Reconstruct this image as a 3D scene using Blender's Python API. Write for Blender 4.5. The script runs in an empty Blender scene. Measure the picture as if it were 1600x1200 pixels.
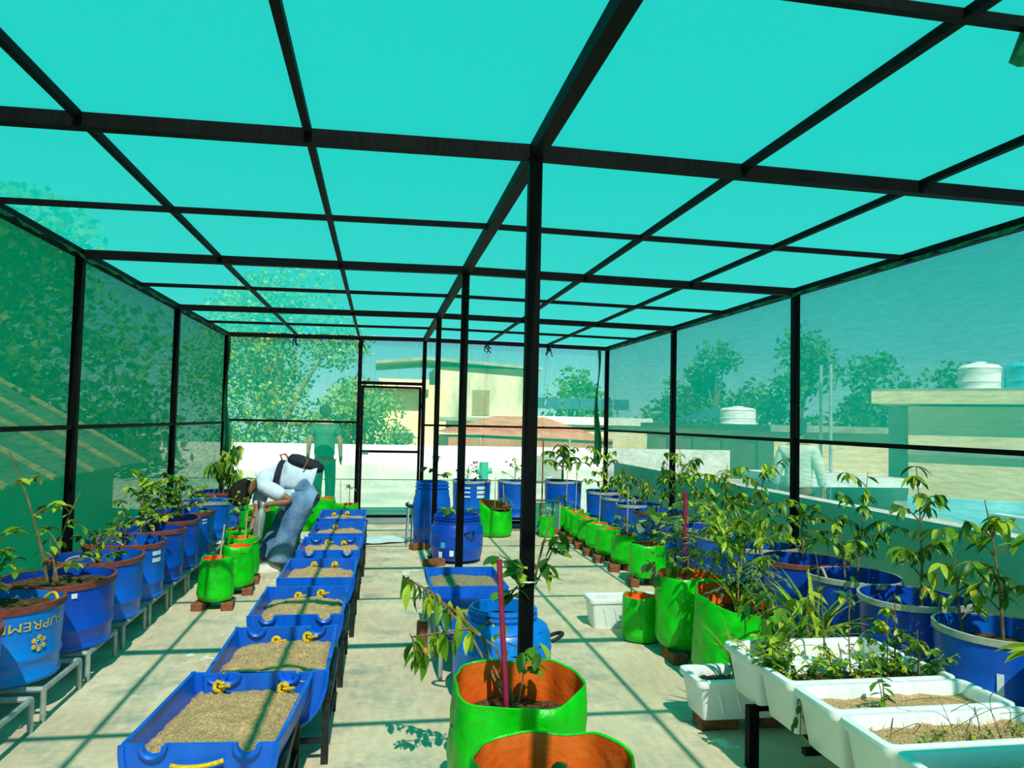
import bpy, math, random
from mathutils import Vector, Matrix, Euler, noise
sc = bpy.context.scene
col = sc.collection
PI = math.pi

# ------------------------------------------------------------------ camera
CAMF, YAW, PITCH, ROLL = 1209.0, 0.1689, 0.0471, 0.0220
CAMP = Vector((-0.6266, -3.206, 1.5249))
fw = Vector((math.sin(YAW) * math.cos(PITCH), math.cos(YAW) * math.cos(PITCH), math.sin(PITCH)))
r0 = Vector((math.cos(YAW), -math.sin(YAW), 0))
u0 = r0.cross(fw)
rr = r0 * math.cos(ROLL) + u0 * math.sin(ROLL)
uu = -r0 * math.sin(ROLL) + u0 * math.cos(ROLL)
cd = bpy.data.cameras.new('camera')
cam = bpy.data.objects.new('camera', cd)
col.objects.link(cam)
cam.matrix_world = Matrix(((rr.x, uu.x, -fw.x, CAMP.x), (rr.y, uu.y, -fw.y, CAMP.y), (rr.z, uu.z, -fw.z, CAMP.z), (0, 0, 0, 1)))
cd.sensor_width = 36.0
cd.lens = 36.0 * CAMF / 1600.0
cd.clip_start, cd.clip_end = 0.05, 800
sc.camera = cam

# ------------------------------------------------------------------ sky, sun, exposure
world = bpy.data.worlds.new('world')
sc.world = world
world.use_nodes = True
wn = world.node_tree
wn.nodes.clear()
# clear-day sky: pale haze at the horizon deepening to blue overhead, the same all round
wtc = wn.nodes.new('ShaderNodeTexCoord')
wsx = wn.nodes.new('ShaderNodeSeparateXYZ')
wn.links.new(wtc.outputs['Generated'], wsx.inputs[0])
wrp = wn.nodes.new('ShaderNodeValToRGB')
wrp.color_ramp.elements[0].position, wrp.color_ramp.elements[0].color = 0.0, (0.55, 0.92, 0.98, 1)
wrp.color_ramp.elements[1].position, wrp.color_ramp.elements[1].color = 1.0, (0.03, 0.20, 0.42, 1)
for p_, c_ in ((0.09, (0.22, 0.58, 0.80, 1)), (0.16, (0.12, 0.44, 0.64, 1)), (0.32, (0.06, 0.32, 0.52, 1))):
    e_ = wrp.color_ramp.elements.new(p_)
    e_.color = c_
wn.links.new(wsx.outputs['Z'], wrp.inputs[0])
bg = wn.nodes.new('ShaderNodeBackground')
bg.inputs['Strength'].default_value = 1.0
wo = wn.nodes.new('ShaderNodeOutputWorld')
wn.links.new(wrp.outputs[0], bg.inputs[0])
wn.links.new(bg.outputs[0], wo.inputs[0])
SUN_TO = Vector((0.041, -0.795, 1.0)).normalized()
sl = bpy.data.lights.new('sun', 'SUN')
sl.energy = 11.8
sl.angle = math.radians(0.53)
sl.color = (1.0, 0.96, 0.88)
sun = bpy.data.objects.new('sun', sl)
col.objects.link(sun)
sun.rotation_euler = SUN_TO.to_track_quat('Z', 'Y').to_euler()
sun.location = SUN_TO * 30
sc.view_settings.view_transform = 'Standard'
sc.view_settings.look = 'None'
sc.view_settings.gamma = 1.0
sc.view_settings.use_curve_mapping = False
sc.view_settings.exposure = 0.5

# ------------------------------------------------------------------ materials
def lin(c):
    return tuple(((v / 255) / 12.92 if v / 255 <= 0.04045 else ((v / 255 + 0.055) / 1.055) ** 2.4) for v in c)

def mat(name, c1, c2=None, scale=8.0, rough=0.6, bump=0.0, bscale=None, metal=0.0, spec=0.4, detail=4.0, contrast=(0.35, 0.65),
        trans=0.0, coat=0.0, stretch=None):
    m = bpy.data.materials.new(name)
    m.use_nodes = True
    nt = m.node_tree
    b = nt.nodes['Principled BSDF']
    b.inputs['Roughness'].default_value = rough
    b.inputs['Metallic'].default_value = metal
    b.inputs['Specular IOR Level'].default_value = spec
    b.inputs['Coat Weight'].default_value = coat
    tc = nt.nodes.new('ShaderNodeTexCoord')
    src = tc.outputs['Object']
    if stretch:
        mp = nt.nodes.new('ShaderNodeMapping')
        mp.inputs['Scale'].default_value = stretch
        nt.links.new(src, mp.inputs[0])
        src = mp.outputs[0]
    no = nt.nodes.new('ShaderNodeTexNoise')
    no.inputs['Scale'].default_value = scale
    no.inputs['Detail'].default_value = detail
    nt.links.new(src, no.inputs['Vector'])
    rp = nt.nodes.new('ShaderNodeValToRGB')
    rp.color_ramp.elements[0].position, rp.color_ramp.elements[1].position = contrast
    rp.color_ramp.elements[0].color = (*lin(c1), 1)
    rp.color_ramp.elements[1].color = (*lin(c2 or c1), 1)
    nt.links.new(no.outputs['Fac'], rp.inputs[0])
    nt.links.new(rp.outputs[0], b.inputs['Base Color'])
    if bump:
        n2 = nt.nodes.new('ShaderNodeTexNoise')
        n2.inputs['Scale'].default_value = bscale or scale * 4
        n2.inputs['Detail'].default_value = 5
        nt.links.new(src, n2.inputs['Vector'])
        bp = nt.nodes.new('ShaderNodeBump')
        bp.inputs['Strength'].default_value = bump
        bp.inputs['Distance'].default_value = 0.02
        nt.links.new(n2.outputs['Fac'], bp.inputs['Height'])
        nt.links.new(bp.outputs[0], b.inputs['Normal'])
    if trans:
        tr = nt.nodes.new('ShaderNodeBsdfTranslucent')
        nt.links.new(rp.outputs[0], tr.inputs[0])
        mx = nt.nodes.new('ShaderNodeMixShader')
        mx.inputs[0].default_value = trans
        nt.links.new(b.outputs[0], mx.inputs[1])
        nt.links.new(tr.outputs[0], mx.inputs[2])
        nt.links.new(mx.outputs[0], nt.nodes['Material Output'].inputs[0])
    return m

def net_mat(name, cover, tcol, dcol, axis=(1, 1, 1), var=0.08):
    """knitted shade net: open holes (transparent) between green tapes that reflect and let light glow through"""
    m = bpy.data.materials.new(name)
    m.use_nodes = True
    nt = m.node_tree
    nt.nodes.remove(nt.nodes['Principled BSDF'])
    out = nt.nodes['Material Output']
    tc = nt.nodes.new('ShaderNodeTexCoord')
    mp = nt.nodes.new('ShaderNodeMapping')
    mp.inputs['Scale'].default_value = axis
    nt.links.new(tc.outputs['Object'], mp.inputs[0])
    no = nt.nodes.new('ShaderNodeTexNoise')
    no.inputs['Scale'].default_value = 6.0
    no.inputs['Detail'].default_value = 9.0
    no.inputs['Roughness'].default_value = 0.72
    nt.links.new(mp.outputs[0], no.inputs['Vector'])
    mr = nt.nodes.new('ShaderNodeMapRange')
    mr.inputs['From Min'].default_value, mr.inputs['From Max'].default_value = 0.3, 0.7
    mr.inputs['To Min'].default_value, mr.inputs['To Max'].default_value = cover - var, cover + var
    nt.links.new(no.outputs['Fac'], mr.inputs['Value'])
    tp = nt.nodes.new('ShaderNodeBsdfTransparent')
    tl = nt.nodes.new('ShaderNodeBsdfTranslucent')
    tl.inputs[0].default_value = (*tcol, 1)
    df = nt.nodes.new('ShaderNodeBsdfDiffuse')
    df.inputs[0].default_value = (*dcol, 1)
    add = nt.nodes.new('ShaderNodeAddShader')
    nt.links.new(tl.outputs[0], add.inputs[0])
    nt.links.new(df.outputs[0], add.inputs[1])
    mx = nt.nodes.new('ShaderNodeMixShader')
    nt.links.new(mr.outputs[0], mx.inputs[0])
    nt.links.new(tp.outputs[0], mx.inputs[1])
    nt.links.new(add.outputs[0], mx.inputs[2])
    nt.links.new(mx.outputs[0], out.inputs[0])
    return m

M = {}
M['net_roof'] = net_mat('shade_net_roof', 0.77, (0.000, 0.152, 0.114), (0.0, 0.12, 0.08), (14, 1, 1), .09)
M['net_side'] = net_mat('shade_net_side', 0.79, (0.000, 0.20, 0.13), (0.0, 0.20, 0.10), (1, 1, 10))
M['net_left'] = net_mat('shade_net_dense', 0.91, (0.000, 0.22, 0.11), (0.0, 0.20, 0.09), (1, 1, 10))
M['net_back'] = net_mat('shade_net_back', 0.60, (0.000, 0.28, 0.16), (0.0, 0.22, 0.11), (10, 1, 1))
M['net_fold'] = mat('net_fold', (0, 92, 62), (0, 130, 90), 20, 0.8, stretch=(1, 1, .1), trans=0.3)
M['steel_black'] = mat('black_paint_steel', (2, 5, 6), (6, 11, 12), 6, 0.6, 0.05, 60, spec=.08)
M['steel_dark'] = mat('worn_black_steel', (14, 20, 20), (40, 52, 48), 14, 0.5, 0.1, 60, contrast=(.45, .8))
M['pipe'] = mat('galvanised_pipe', (150, 160, 155), (176, 184, 178), 18, 0.45, 0.1, 80, metal=0.35)
M['blue'] = mat('blue_drum_plastic', (2, 82, 186), (4, 102, 214), 3.0, 0.36, 0.06, 25, spec=0.5)
M['blue_deep'] = mat('deep_blue_drum_plastic', (2, 62, 170), (2, 80, 198), 3.0, 0.36, 0.06, 25, spec=0.5)
M['blue_bright'] = mat('bright_blue_drum_plastic', (0, 112, 208), (6, 130, 224), 3.0, 0.34, 0.06, 20, spec=0.5)
M['blue_tray'] = mat('blue_tray_plastic', (2, 84, 194), (4, 102, 218), 4.0, 0.38, 0.06, 25, spec=0.5)
M['rust'] = mat('rusty_brown_band', (110, 50, 38), (142, 72, 54), 14, 0.75, 0.3, 60)
M['zinc'] = mat('zinc_band', (168, 172, 160), (200, 198, 180), 14, 0.45, 0.1, 60, metal=0.3)
M['white_print'] = mat('white_print', (225, 235, 240), (205, 220, 230), 40, 0.7)
M['yellow_print'] = mat('yellow_print', (226, 188, 60), (206, 170, 70), 40, 0.7)
M['rope_yellow'] = mat('yellow_rope', (250, 212, 20), (214, 170, 16), 90, 0.8, 0.6, 160)
M['rope_beige'] = mat('beige_rope', (214, 190, 140), (190, 160, 110), 90, 0.8, 0.6, 160)
M['bag'] = mat('green_grow_bag', (0, 176, 2), (0, 204, 10), 5.0, 0.40, 0.9, 11, spec=0.5)
M['bag_lining'] = mat('orange_lining', (246, 98, 16), (252, 120, 34), 8.0, 0.6, 0.35, 20, trans=0.12)
M['soil'] = mat('dry_sandy_soil', (172, 134, 90), (230, 194, 144), 130, 0.95, 0.7, 240, spec=0.1, contrast=(.36, .64))
M['soil_dark'] = mat('dark_soil', (64, 50, 32), (122, 96, 62), 45, 0.95, 1.0, 120, spec=0.1)
M['soil_gravel'] = mat('gravelly_soil', (148, 132, 100), (206, 190, 150), 110, 0.95, 1.0, 220, spec=0.1)
M['concrete'] = None
M['white_plastic'] = mat('white_plastic', (232, 236, 232), (240, 242, 238), 6, 0.35, 0.04, 30, spec=0.5)
M['mint_plastic'] = mat('mint_plastic', (196, 232, 220), (206, 238, 228), 6, 0.35, 0.04, 30, spec=0.5)
M['brick'] = mat('brown_brick', (118, 70, 46), (148, 96, 66), 20, 0.9, 0.6, 60, spec=0.1)
M['stem_brown'] = mat('twig_bark', (104, 84, 54), (142, 120, 84), 30, 0.85, 0.3, 120)
M['stem_green'] = mat('green_stem', (96, 122, 50), (126, 140, 72), 30, 0.7)
M['bark'] = mat('bark', (74, 58, 42), (108, 88, 64), 12, 0.9, 0.6, 40)
M['leaf_dark'] = mat('dark_leaf', (36, 84, 20), (60, 112, 28), 24, 0.42, trans=0.25)
M['leaf_mid'] = mat('mid_leaf', (80, 130, 28), (112, 158, 36), 24, 0.42, trans=0.3)
M['leaf_lime'] = mat('lime_leaf', (150, 180, 36), (190, 206, 52), 24, 0.42, trans=0.35)
M['leaf_yellow'] = mat('yellowing_leaf', (196, 186, 40), (170, 176, 44), 24, 0.5, trans=0.35)
M['leaf_grey'] = mat('grey_green_leaf', (88, 112, 84), (112, 136, 98), 24, 0.55, trans=0.25)
M['tree_leaf'] = mat('tree_leaf', (36, 74, 26), (92, 128, 44), 3, 0.55, trans=0.3)
M['tree_leaf_light'] = mat('tree_leaf_light', (70, 112, 36), (150, 170, 70), 3, 0.55, trans=0.3)
M['stake'] = mat('bamboo_stake', (196, 182, 146), (168, 148, 108), 40, 0.8, 0.2, 120)
M['stake_maroon'] = mat('maroon_stake', (132, 22, 58), (150, 34, 70), 30, 0.55)
M['stake_brown'] = mat('brown_stake', (112, 78, 50), (136, 98, 66), 30, 0.8)
M['black_rubber'] = mat('black_rubber', (18, 18, 20), (34, 34, 38), 20, 0.6)
M['skin'] = mat('skin', (134, 92, 66), (148, 104, 76), 10, 0.55)
M['hair'] = mat('black_hair', (14, 11, 11), (30, 24, 22), 60, 0.5, 0.6, 120, stretch=(1, 1, 4))
M['shirt'] = mat('pale_blue_shirt', (196, 214, 234), (214, 228, 242), 12, 0.85, 0.3, 14)
M['denim'] = mat('blue_denim', (70, 110, 150), (118, 152, 182), 7, 0.9, 0.4, 26)
M['shoe_white'] = mat('white_shoe', (230, 230, 225), (210, 210, 205), 20, 0.6)
M['bag_navy'] = mat('navy_bag_cloth', (16, 20, 34), (26, 32, 50), 40, 0.8, 0.3, 120)
M['leather'] = mat('tan_leather', (150, 96, 56), (126, 78, 44), 40, 0.6)
M['steel_bottle'] = mat('brushed_steel', (176, 182, 180), (200, 206, 204), 40, 0.3, metal=0.55, stretch=(1, 1, .1))
M['tshirt'] = mat('teal_tshirt', (34, 84, 66), (46, 98, 78), 9, 0.9, 0.3, 12)
M['trouser_dark'] = mat('dark_trousers', (26, 36, 36), (40, 50, 50), 9, 0.9, 0.3, 12)
M['shirt_grey'] = mat('light_shirt', (186, 196, 176), (204, 210, 192), 9, 0.9, 0.3, 12)
M['white_wall'] = mat('white_painted_wall', (206, 206, 196), (226, 226, 218), 1.4, 0.85, 0.15, 8)
M['terrace'] = mat('pale_roof_screed', (150, 158, 142), (184, 186, 166), 0.7, 0.9, 0.1, 12)
M['cream'] = mat('cream_wall', (214, 192, 140), (232, 214, 168), 0.6, 0.9, 0.15, 8)
M['stained'] = mat('stained_white_wall', (200, 192, 158), (118, 126, 104), 0.9, 0.9, 0.2, 8, contrast=(.45, .75), stretch=(1, 1, .35))
M['slab'] = mat('grey_concrete_slab', (120, 122, 112), (150, 150, 138), 1.5, 0.9, 0.2, 8)
M['shutter'] = mat('brown_shutter', (128, 104, 62), (144, 118, 74), 6, 0.7)
M['roof_red'] = mat('red_roof_tiles', (150, 84, 64), (176, 106, 84), 2.2, 0.85, 0.5, 14)
M['solar'] = mat('solar_panel', (40, 54, 78), (56, 74, 98), 4, 0.25, spec=0.6)
M['tank_white'] = mat('white_water_tank', (226, 230, 224), (238, 240, 236), 6, 0.5)
M['tank_blue'] = mat('blue_water_tank', (50, 158, 190), (66, 176, 206), 6, 0.5)
M['paint_blue'] = mat('light_blue_painted_roof', (120, 196, 206), (146, 214, 220), 1.6, 0.7, 0.1, 8)
M['glass_dark'] = mat('dark_glass', (40, 52, 52), (54, 66, 66), 3, 0.15, spec=0.6)
M['ground'] = mat('dry_ground', (96, 104, 60), (140, 134, 92), 0.15, 0.95)
M['rafter'] = mat('rusty_purlin', (176, 150, 108), (150, 124, 84), 8, 0.8)
M['sheet_roof'] = mat('weathered_sheet', (70, 92, 76), (92, 112, 94), 1.5, 0.7)
M['aluminium'] = mat('aluminium', (176, 182, 180), (196, 200, 198), 20, 0.35, metal=0.6)
M['teal_board'] = mat('teal_board', (40, 128, 104), (58, 146, 120), 8, 0.6)
M['sheet_plastic'] = mat('pale_plastic_sheet', (196, 218, 222), (222, 234, 234), 3, 0.3, 0.6, 6)
M['cup_terracotta'] = mat('terracotta', (206, 130, 78), (222, 150, 100), 12, 0.8)
M['straw'] = mat('dry_straw', (176, 142, 84), (206, 176, 118), 60, 0.9)
M['wire'] = mat('rusty_wire', (90, 84, 74), (60, 58, 54), 50, 0.6)

def concrete():
    m = mat('rooftop_concrete', (194, 177, 146), (213, 198, 166), 1.2, 0.88, 0.25, 30, spec=0.2)
    nt = m.node_tree
    b = nt.nodes['Principled BSDF']
    base = b.inputs['Base Color'].links[0].from_socket
    tc = [n for n in nt.nodes if n.type == 'TEX_COORD'][0]
    # grey-green cement patches with their own outlines
    n1 = nt.nodes.new('ShaderNodeTexNoise'); n1.inputs['Scale'].default_value = 2.3; n1.inputs['Detail'].default_value = 8; n1.inputs['Roughness'].default_value = .7
    nt.links.new(tc.outputs['Object'], n1.inputs['Vector'])
    r1 = nt.nodes.new('ShaderNodeValToRGB')
    r1.color_ramp.elements[0].position, r1.color_ramp.elements[1].position = 0.5, 0.68
    nt.links.new(n1.outputs['Fac'], r1.inputs[0])
    mx = nt.nodes.new('ShaderNodeMixRGB'); mx.inputs[2].default_value = (*lin((142, 152, 136)), 1)
    nt.links.new(r1.outputs[0], mx.inputs[0]); nt.links.new(base, mx.inputs[1])
    # chalky paint splashes near the left aisle
    n2 = nt.nodes.new('ShaderNodeTexNoise'); n2.inputs['Scale'].default_value = 11; n2.inputs['Detail'].default_value = 5; n2.inputs['Roughness'].default_value = .6
    nt.links.new(tc.outputs['Object'], n2.inputs['Vector'])
    acc = None
    for px, py, rad in ((-1.62, 1.95, .42), (-1.55, 2.45, .25), (-1.5, 4.3, .5), (-.3, 4.6, .35), (1.05, .35, .2)):
        vm = nt.nodes.new('ShaderNodeVectorMath'); vm.operation = 'DISTANCE'; vm.inputs[1].default_value = (px, py, 0)
        nt.links.new(tc.outputs['Object'], vm.inputs[0])
        mr = nt.nodes.new('ShaderNodeMapRange'); mr.inputs['From Min'].default_value = 0; mr.inputs['From Max'].default_value = rad
        mr.inputs['To Min'].default_value = 1; mr.inputs['To Max'].default_value = 0
        nt.links.new(vm.outputs['Value'], mr.inputs['Value'])
        if acc is None:
            acc = mr.outputs[0]
        else:
            a = nt.nodes.new('ShaderNodeMath'); a.operation = 'MAXIMUM'
            nt.links.new(acc, a.inputs[0]); nt.links.new(mr.outputs[0], a.inputs[1]); acc = a.outputs[0]
    a = nt.nodes.new('ShaderNodeMath'); a.operation = 'MULTIPLY_ADD'; a.inputs[1].default_value = 0.22
    nt.links.new(acc, a.inputs[0]); nt.links.new(n2.outputs['Fac'], a.inputs[2])
    r2 = nt.nodes.new('ShaderNodeValToRGB'); r2.color_ramp.elements[0].position, r2.color_ramp.elements[1].position = 0.72, 0.76
    nt.links.new(a.outputs[0], r2.inputs[0])
    m2 = nt.nodes.new('ShaderNodeMixRGB'); m2.inputs[2].default_value = (*lin((226, 226, 214)), 1)
    nt.links.new(r2.outputs[0], m2.inputs[0]); nt.links.new(mx.outputs[0], m2.inputs[1])
    nt.links.new(m2.outputs[0], b.inputs['Base Color'])
    return m
M['concrete'] = concrete()

# ------------------------------------------------------------------ mesh helpers
class MB:
    def __init__(s):
        s.v, s.f = [], []
    def add(s, vs, fs):
        o = len(s.v)
        s.v += [tuple(p) for p in vs]
        s.f += [tuple(i + o for i in f) for f in fs]
        return s
    def box(s, c, d, rz=0.0, taper=1.0, rx=0.0, ry=0.0):
        R = Euler((rx, ry, rz)).to_matrix()
        vs = []
        for z in (-.5, .5):
            t = taper if z > 0 else 1.0
            for x, y in ((-.5, -.5), (.5, -.5), (.5, .5), (-.5, .5)):
                vs.append(R @ Vector((x * d[0] * t, y * d[1] * t, z * d[2])) + Vector(c))
        return s.add(vs, [(3, 2, 1, 0), (4, 5, 6, 7), (0, 1, 5, 4), (1, 2, 6, 5), (2, 3, 7, 6), (3, 0, 4, 7)])
    def bar(s, p, q, w, h=None):
        """square tube from p to q"""
        h = h or w
        p, q = Vector(p), Vector(q)
        d = (q - p).normalized()
        a = d.cross(Vector((0, 0, 1)))
        a = Vector((1, 0, 0)) if a.length < 1e-4 else a.normalized()
        b = a.cross(d).normalized()
        vs = []
        for e in (p, q):
            for i, j in ((-1, -1), (1, -1), (1, 1), (-1, 1)):
                vs.append(e + a * (i * w / 2) + b * (j * h / 2))
        return s.add(vs, [(3, 2, 1, 0), (4, 5, 6, 7), (0, 1, 5, 4), (1, 2, 6, 5), (2, 3, 7, 6), (3, 0, 4, 7)])
    def tube(s, pts, r, n=8, closed=False):
        pts = [Vector(p) for p in pts]
        m = len(pts)
        rs = r if isinstance(r, (list, tuple)) else [r] * m
        vs, fs = [], []
        a = None
        for i, p in enumerate(pts):
            if closed:
                d = pts[(i + 1) % m] - pts[i - 1]
            else:
                d = pts[min(i + 1, m - 1)] - pts[max(i - 1, 0)]
            d.normalize()
            if a is None:
                a = d.cross(Vector((0, 0, 1)))
                if a.length < 1e-3:
                    a = Vector((1, 0, 0))
            a = (a - d * a.dot(d)).normalized()
            b = d.cross(a)
            for k in range(n):
                t = 2 * PI * k / n
                vs.append(p + (a * math.cos(t) + b * math.sin(t)) * rs[i])
        for i in range(m if closed else m - 1):
            j = (i + 1) % m
            for k in range(n):
                l = (k + 1) % n
                fs.append((i * n + k, i * n + l, j * n + l, j * n + k))
        if not closed:
            fs.append(tuple(range(n - 1, -1, -1)))
            fs.append(tuple((m - 1) * n + k for k in range(n)))
        return s.add(vs, fs)
    def lathe(s, prof, n=32, cap0=False, cap1=False, wob=None, sx=1.0, sy=1.0):
        """prof: (radius, z); wob(theta, z, r) -> (r, z)"""
        vs, fs = [], []
        for (r, z) in prof:
            for k in range(n):
                t = 2 * PI * k / n
                R_, Z_ = (r, z) if wob is None else wob(t, z, r)
                vs.append((R_ * math.cos(t) * sx, R_ * math.sin(t) * sy, Z_))
        for i in range(len(prof) - 1):
            for k in range(n):
                l = (k + 1) % n
                fs.append((i * n + k, i * n + l, (i + 1) * n + l, (i + 1) * n + k))
        if cap0:
            fs.append(tuple(range(n - 1, -1, -1)))
        if cap1:
            fs.append(tuple((len(prof) - 1) * n + k for k in range(n)))
        return s.add(vs, fs)
    def loft_rr(s, rings, n=5, cap0=True, cap1=False):
        """rounded rectangles: (half x, half y, corner radius, z)"""
        vs, fs = [], []
        for hx, hy, cr, z in rings:
            for cx, cy, a0 in ((hx - cr, hy - cr, 0), (-hx + cr, hy - cr, PI / 2), (-hx + cr, -hy + cr, PI), (hx - cr, -hy + cr, 1.5 * PI)):
                for i in range(n):
                    a = a0 + PI / 2 * i / (n - 1)
                    vs.append((cx + cr * math.cos(a), cy + cr * math.sin(a), z))
        m = 4 * n
        for i in range(len(rings) - 1):
            for k in range(m):
                l = (k + 1) % m
                fs.append((i * m + k, i * m + l, (i + 1) * m + l, (i + 1) * m + k))
        if cap0:
            fs.append(tuple(range(m - 1, -1, -1)))
        if cap1:
            fs.append(tuple((len(rings) - 1) * m + k for k in range(m)))
        return s.add(vs, fs)
    def grid(s, nx, ny, fn):
        vs = [fn(i / nx, j / ny) for j in range(ny + 1) for i in range(nx + 1)]
        fs = [(j * (nx + 1) + i, j * (nx + 1) + i + 1, (j + 1) * (nx + 1) + i + 1, (j + 1) * (nx + 1) + i) for j in range(ny) for i in range(nx)]
        return s.add(vs, fs)
    def shift(s, d):
        s.v = [(a + d[0], b + d[1], c + d[2]) for a, b, c in s.v]
        return s
    def mesh(s, name, m, smooth=False, angle=0.6):
        me = bpy.data.meshes.new(name)
        me.from_pydata(s.v, [], s.f)
        if smooth:
            me.polygons.foreach_set('use_smooth', [True] * len(me.polygons))
            me.set_sharp_from_angle(angle=angle)
        me.materials.append(M[m] if isinstance(m, str) else m)
        me.update()
        return me
    def build(s, name, m, parent=None, smooth=False, angle=0.6, loc=None):
        return link(name, s.mesh(name, m, smooth, angle), parent, loc)

def link(name, me, parent=None, loc=None):
    o = bpy.data.objects.new(name, me)
    col.objects.link(o)
    if parent is not None:
        o.parent = parent
    if loc is not None:
        o.location = loc
    return o

def tag(o, label=None, cat=None, group=None, kind=None):
    for k, v in (('label', label), ('category', cat), ('group', group), ('kind', kind)):
        if v:
            o[k] = v
    return o

def thing(name, label, cat, loc=(0, 0, 0), rz=0.0, group=None):
    o = bpy.data.objects.new(name, None)
    o.empty_display_size = .05
    col.objects.link(o)
    o.location = loc
    o.rotation_euler = (0, 0, rz)
    return tag(o, label, cat, group)

def text_mesh(txt, size):
    cu = bpy.data.curves.new('t', 'FONT')
    cu.body = txt
    cu.size = size
    cu.resolution_u = 3
    cu.align_x = 'CENTER'
    cu.align_y = 'CENTER'
    ob = bpy.data.objects.new('t', cu)
    col.objects.link(ob)
    me = bpy.data.meshes.new_from_object(ob.evaluated_get(bpy.context.evaluated_depsgraph_get()))
    vs = [tuple(v.co) for v in me.vertices]
    fs = [tuple(p.vertices) for p in me.polygons]
    bpy.data.objects.remove(ob)
    bpy.data.curves.remove(cu)
    bpy.data.meshes.remove(me)
    return vs, fs

# ------------------------------------------------------------------ the net house: floor, frame, nets
W = 2.75
S = 1.3457
HE, RID = 2.6687, 0.0304
YB = 6 * S
PXS = [-2.75, -1.806, -0.944, 0, 0.944, 1.824, 2.75]
def hz(x):
    return HE + RID * (1 - abs(x) / W)

fl = MB().box((-.05, 1.2, -.1), (6.9, 15.0, .2))
tag(fl.build('floor', 'concrete'), 'sunlit beige concrete rooftop floor under the net', kind='structure')
tb = MB().box((-1.0, 13.2, -.1), (22, 8.98, .2))
tag(tb.build('floor_terrace', 'terrace'), 'pale roof terrace beyond the back net', kind='structure')

fr = thing('steel_frame', 'black square-tube steel frame of the net house with posts and purlins', 'frame')
fr['kind'] = 'structure'
for k in range(-4, 7):
    y = k * S
    w = 0.058 if k % 2 == 0 else 0.030
    for a, b in ((-W, 0), (0, W)):
        MB().bar((a, y, hz(a) - w / 2), (b, y, hz(b) - w / 2), w, w).build('roof_beam' if k % 2 == 0 else 'roof_purlin', 'steel_black', fr)
for x in PXS:
    w = 0.058 if x in (0, -2.75, 2.75) else 0.030
    MB().bar((x, -4 * S, hz(x) - w / 2), (x, YB, hz(x) - w / 2), w, w).build('ridge_beam' if x == 0 else ('eave_beam' if abs(x) > 2.7 else 'long_purlin'), 'steel_black', fr)
for k in (-4, -2, 0, 2, 4, 6):
    for x in (-W, 0, W):
        if k < 0 and x == 0:
            continue
        MB().bar((x, k * S, 0), (x, k * S, hz(x) - .03), 0.055).build('post', 'steel_black', fr)
        MB().box((x, k * S, .004), (.11, .11, .008)).build('base_plate', 'steel_black', fr)
MB().bar((-.917, YB, 0), (-.917, YB, hz(-.9) - .03), 0.055).build('door_post', 'steel_black', fr)
for x in (-W, W):
    MB().bar((x, -4 * S, 1.41), (x, YB, 1.41), 0.03).build('side_rail', 'steel_black', fr)
MB().bar((-W, YB, 1.45), (-.917, YB, 1.45), 0.03).build('back_rail', 'steel_black', fr)
MB().bar((0, YB, 1.43), (W, YB, 1.43), 0.03).build('back_rail', 'steel_black', fr)
MB().bar((-.917, YB, 2.02), (0, YB, 2.02), 0.045).build('door_lintel', 'steel_black', fr)
MB().bar((-W, YB, .03), (-.917, YB, .03), 0.04).build('sill_rail', 'steel_black', fr)
MB().bar((0, YB, .03), (W, YB, .03), 0.04).build('sill_rail', 'steel_black', fr)
for x, y in ((.91, YB), (1.83, YB), (-.9, YB - .02), (-1.806, YB)):
    b = MB()
    rg = random.Random(int(x * 100))
    for i in range(5):
        b.tube([(x, y - .04, hz(x) - .05), (x + rg.uniform(-.05, .05), y - .06, hz(x) - .09), (x + rg.uniform(-.06, .06), y - .07, hz(x) - rg.uniform(.1, .2))], .008, 5)
    b.build('wire_tie', 'steel_black', fr)

def sag(u, n):
    return abs(math.sin(u * PI * n))
roof = MB().grid(48, 88, lambda u, v: ((u * 2 - 1) * (W + .03), -4 * S + v * 10 * S, hz((u * 2 - 1) * W) + .012 - .010 * sag(u, 6) * sag(v, 10)))
tag(roof.build('ceiling', 'net_roof', smooth=True), 'bright teal green shade net stretched over the roof frame', kind='structure')
for nm, x, m, lb in (('wall_left', -W - .032, 'net_left', 'dense dark green shade net along the left side'),
                     ('wall_right', W + .032, 'net_side', 'green shade net along the right side with buildings showing through')):
    sg = 1 if x > 0 else -1
    o = MB().grid(60, 12, lambda u, v: (x + sg * .012 * sag(u, 10) * sag(v, 2), -4 * S + u * 10 * S, .01 + v * (HE - .01))).build(nm, m, smooth=True)
    tag(o, lb, kind='structure')
    # ragged selvage hanging under the eave beam
    rg = random.Random(5)
    zig = [rg.uniform(.0, .035) for _ in range(121)]
    MB().grid(120, 1, lambda u, v: (x - sg * (.075 + .01 * math.sin(u * 90)), -4 * S + u * 10 * S, HE - .045 - v * zig[int(u * 120)])).build('selvage', 'net_fold', o)
bk = MB().grid(30, 12, lambda u, v: (-W + u * (W - .917), YB + .032 + .01 * sag(u, 2) * sag(v, 2), .01 + v * (HE - .01))).build('wall_back', 'net_back', smooth=True)
tag(bk, 'green shade net across the back of the net house', kind='structure')
MB().grid(40, 12, lambda u, v: (u * W, YB + .032 + .01 * sag(u, 3) * sag(v, 2), .01 + v * (HE + .01))).build('net_panel', 'net_back', bk, True)
MB().grid(10, 4, lambda u, v: (-.917 + u * .917, YB + .032, 2.02 + v * (HE - 2.0))).build('net_panel', 'net_back', bk, True)
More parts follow.
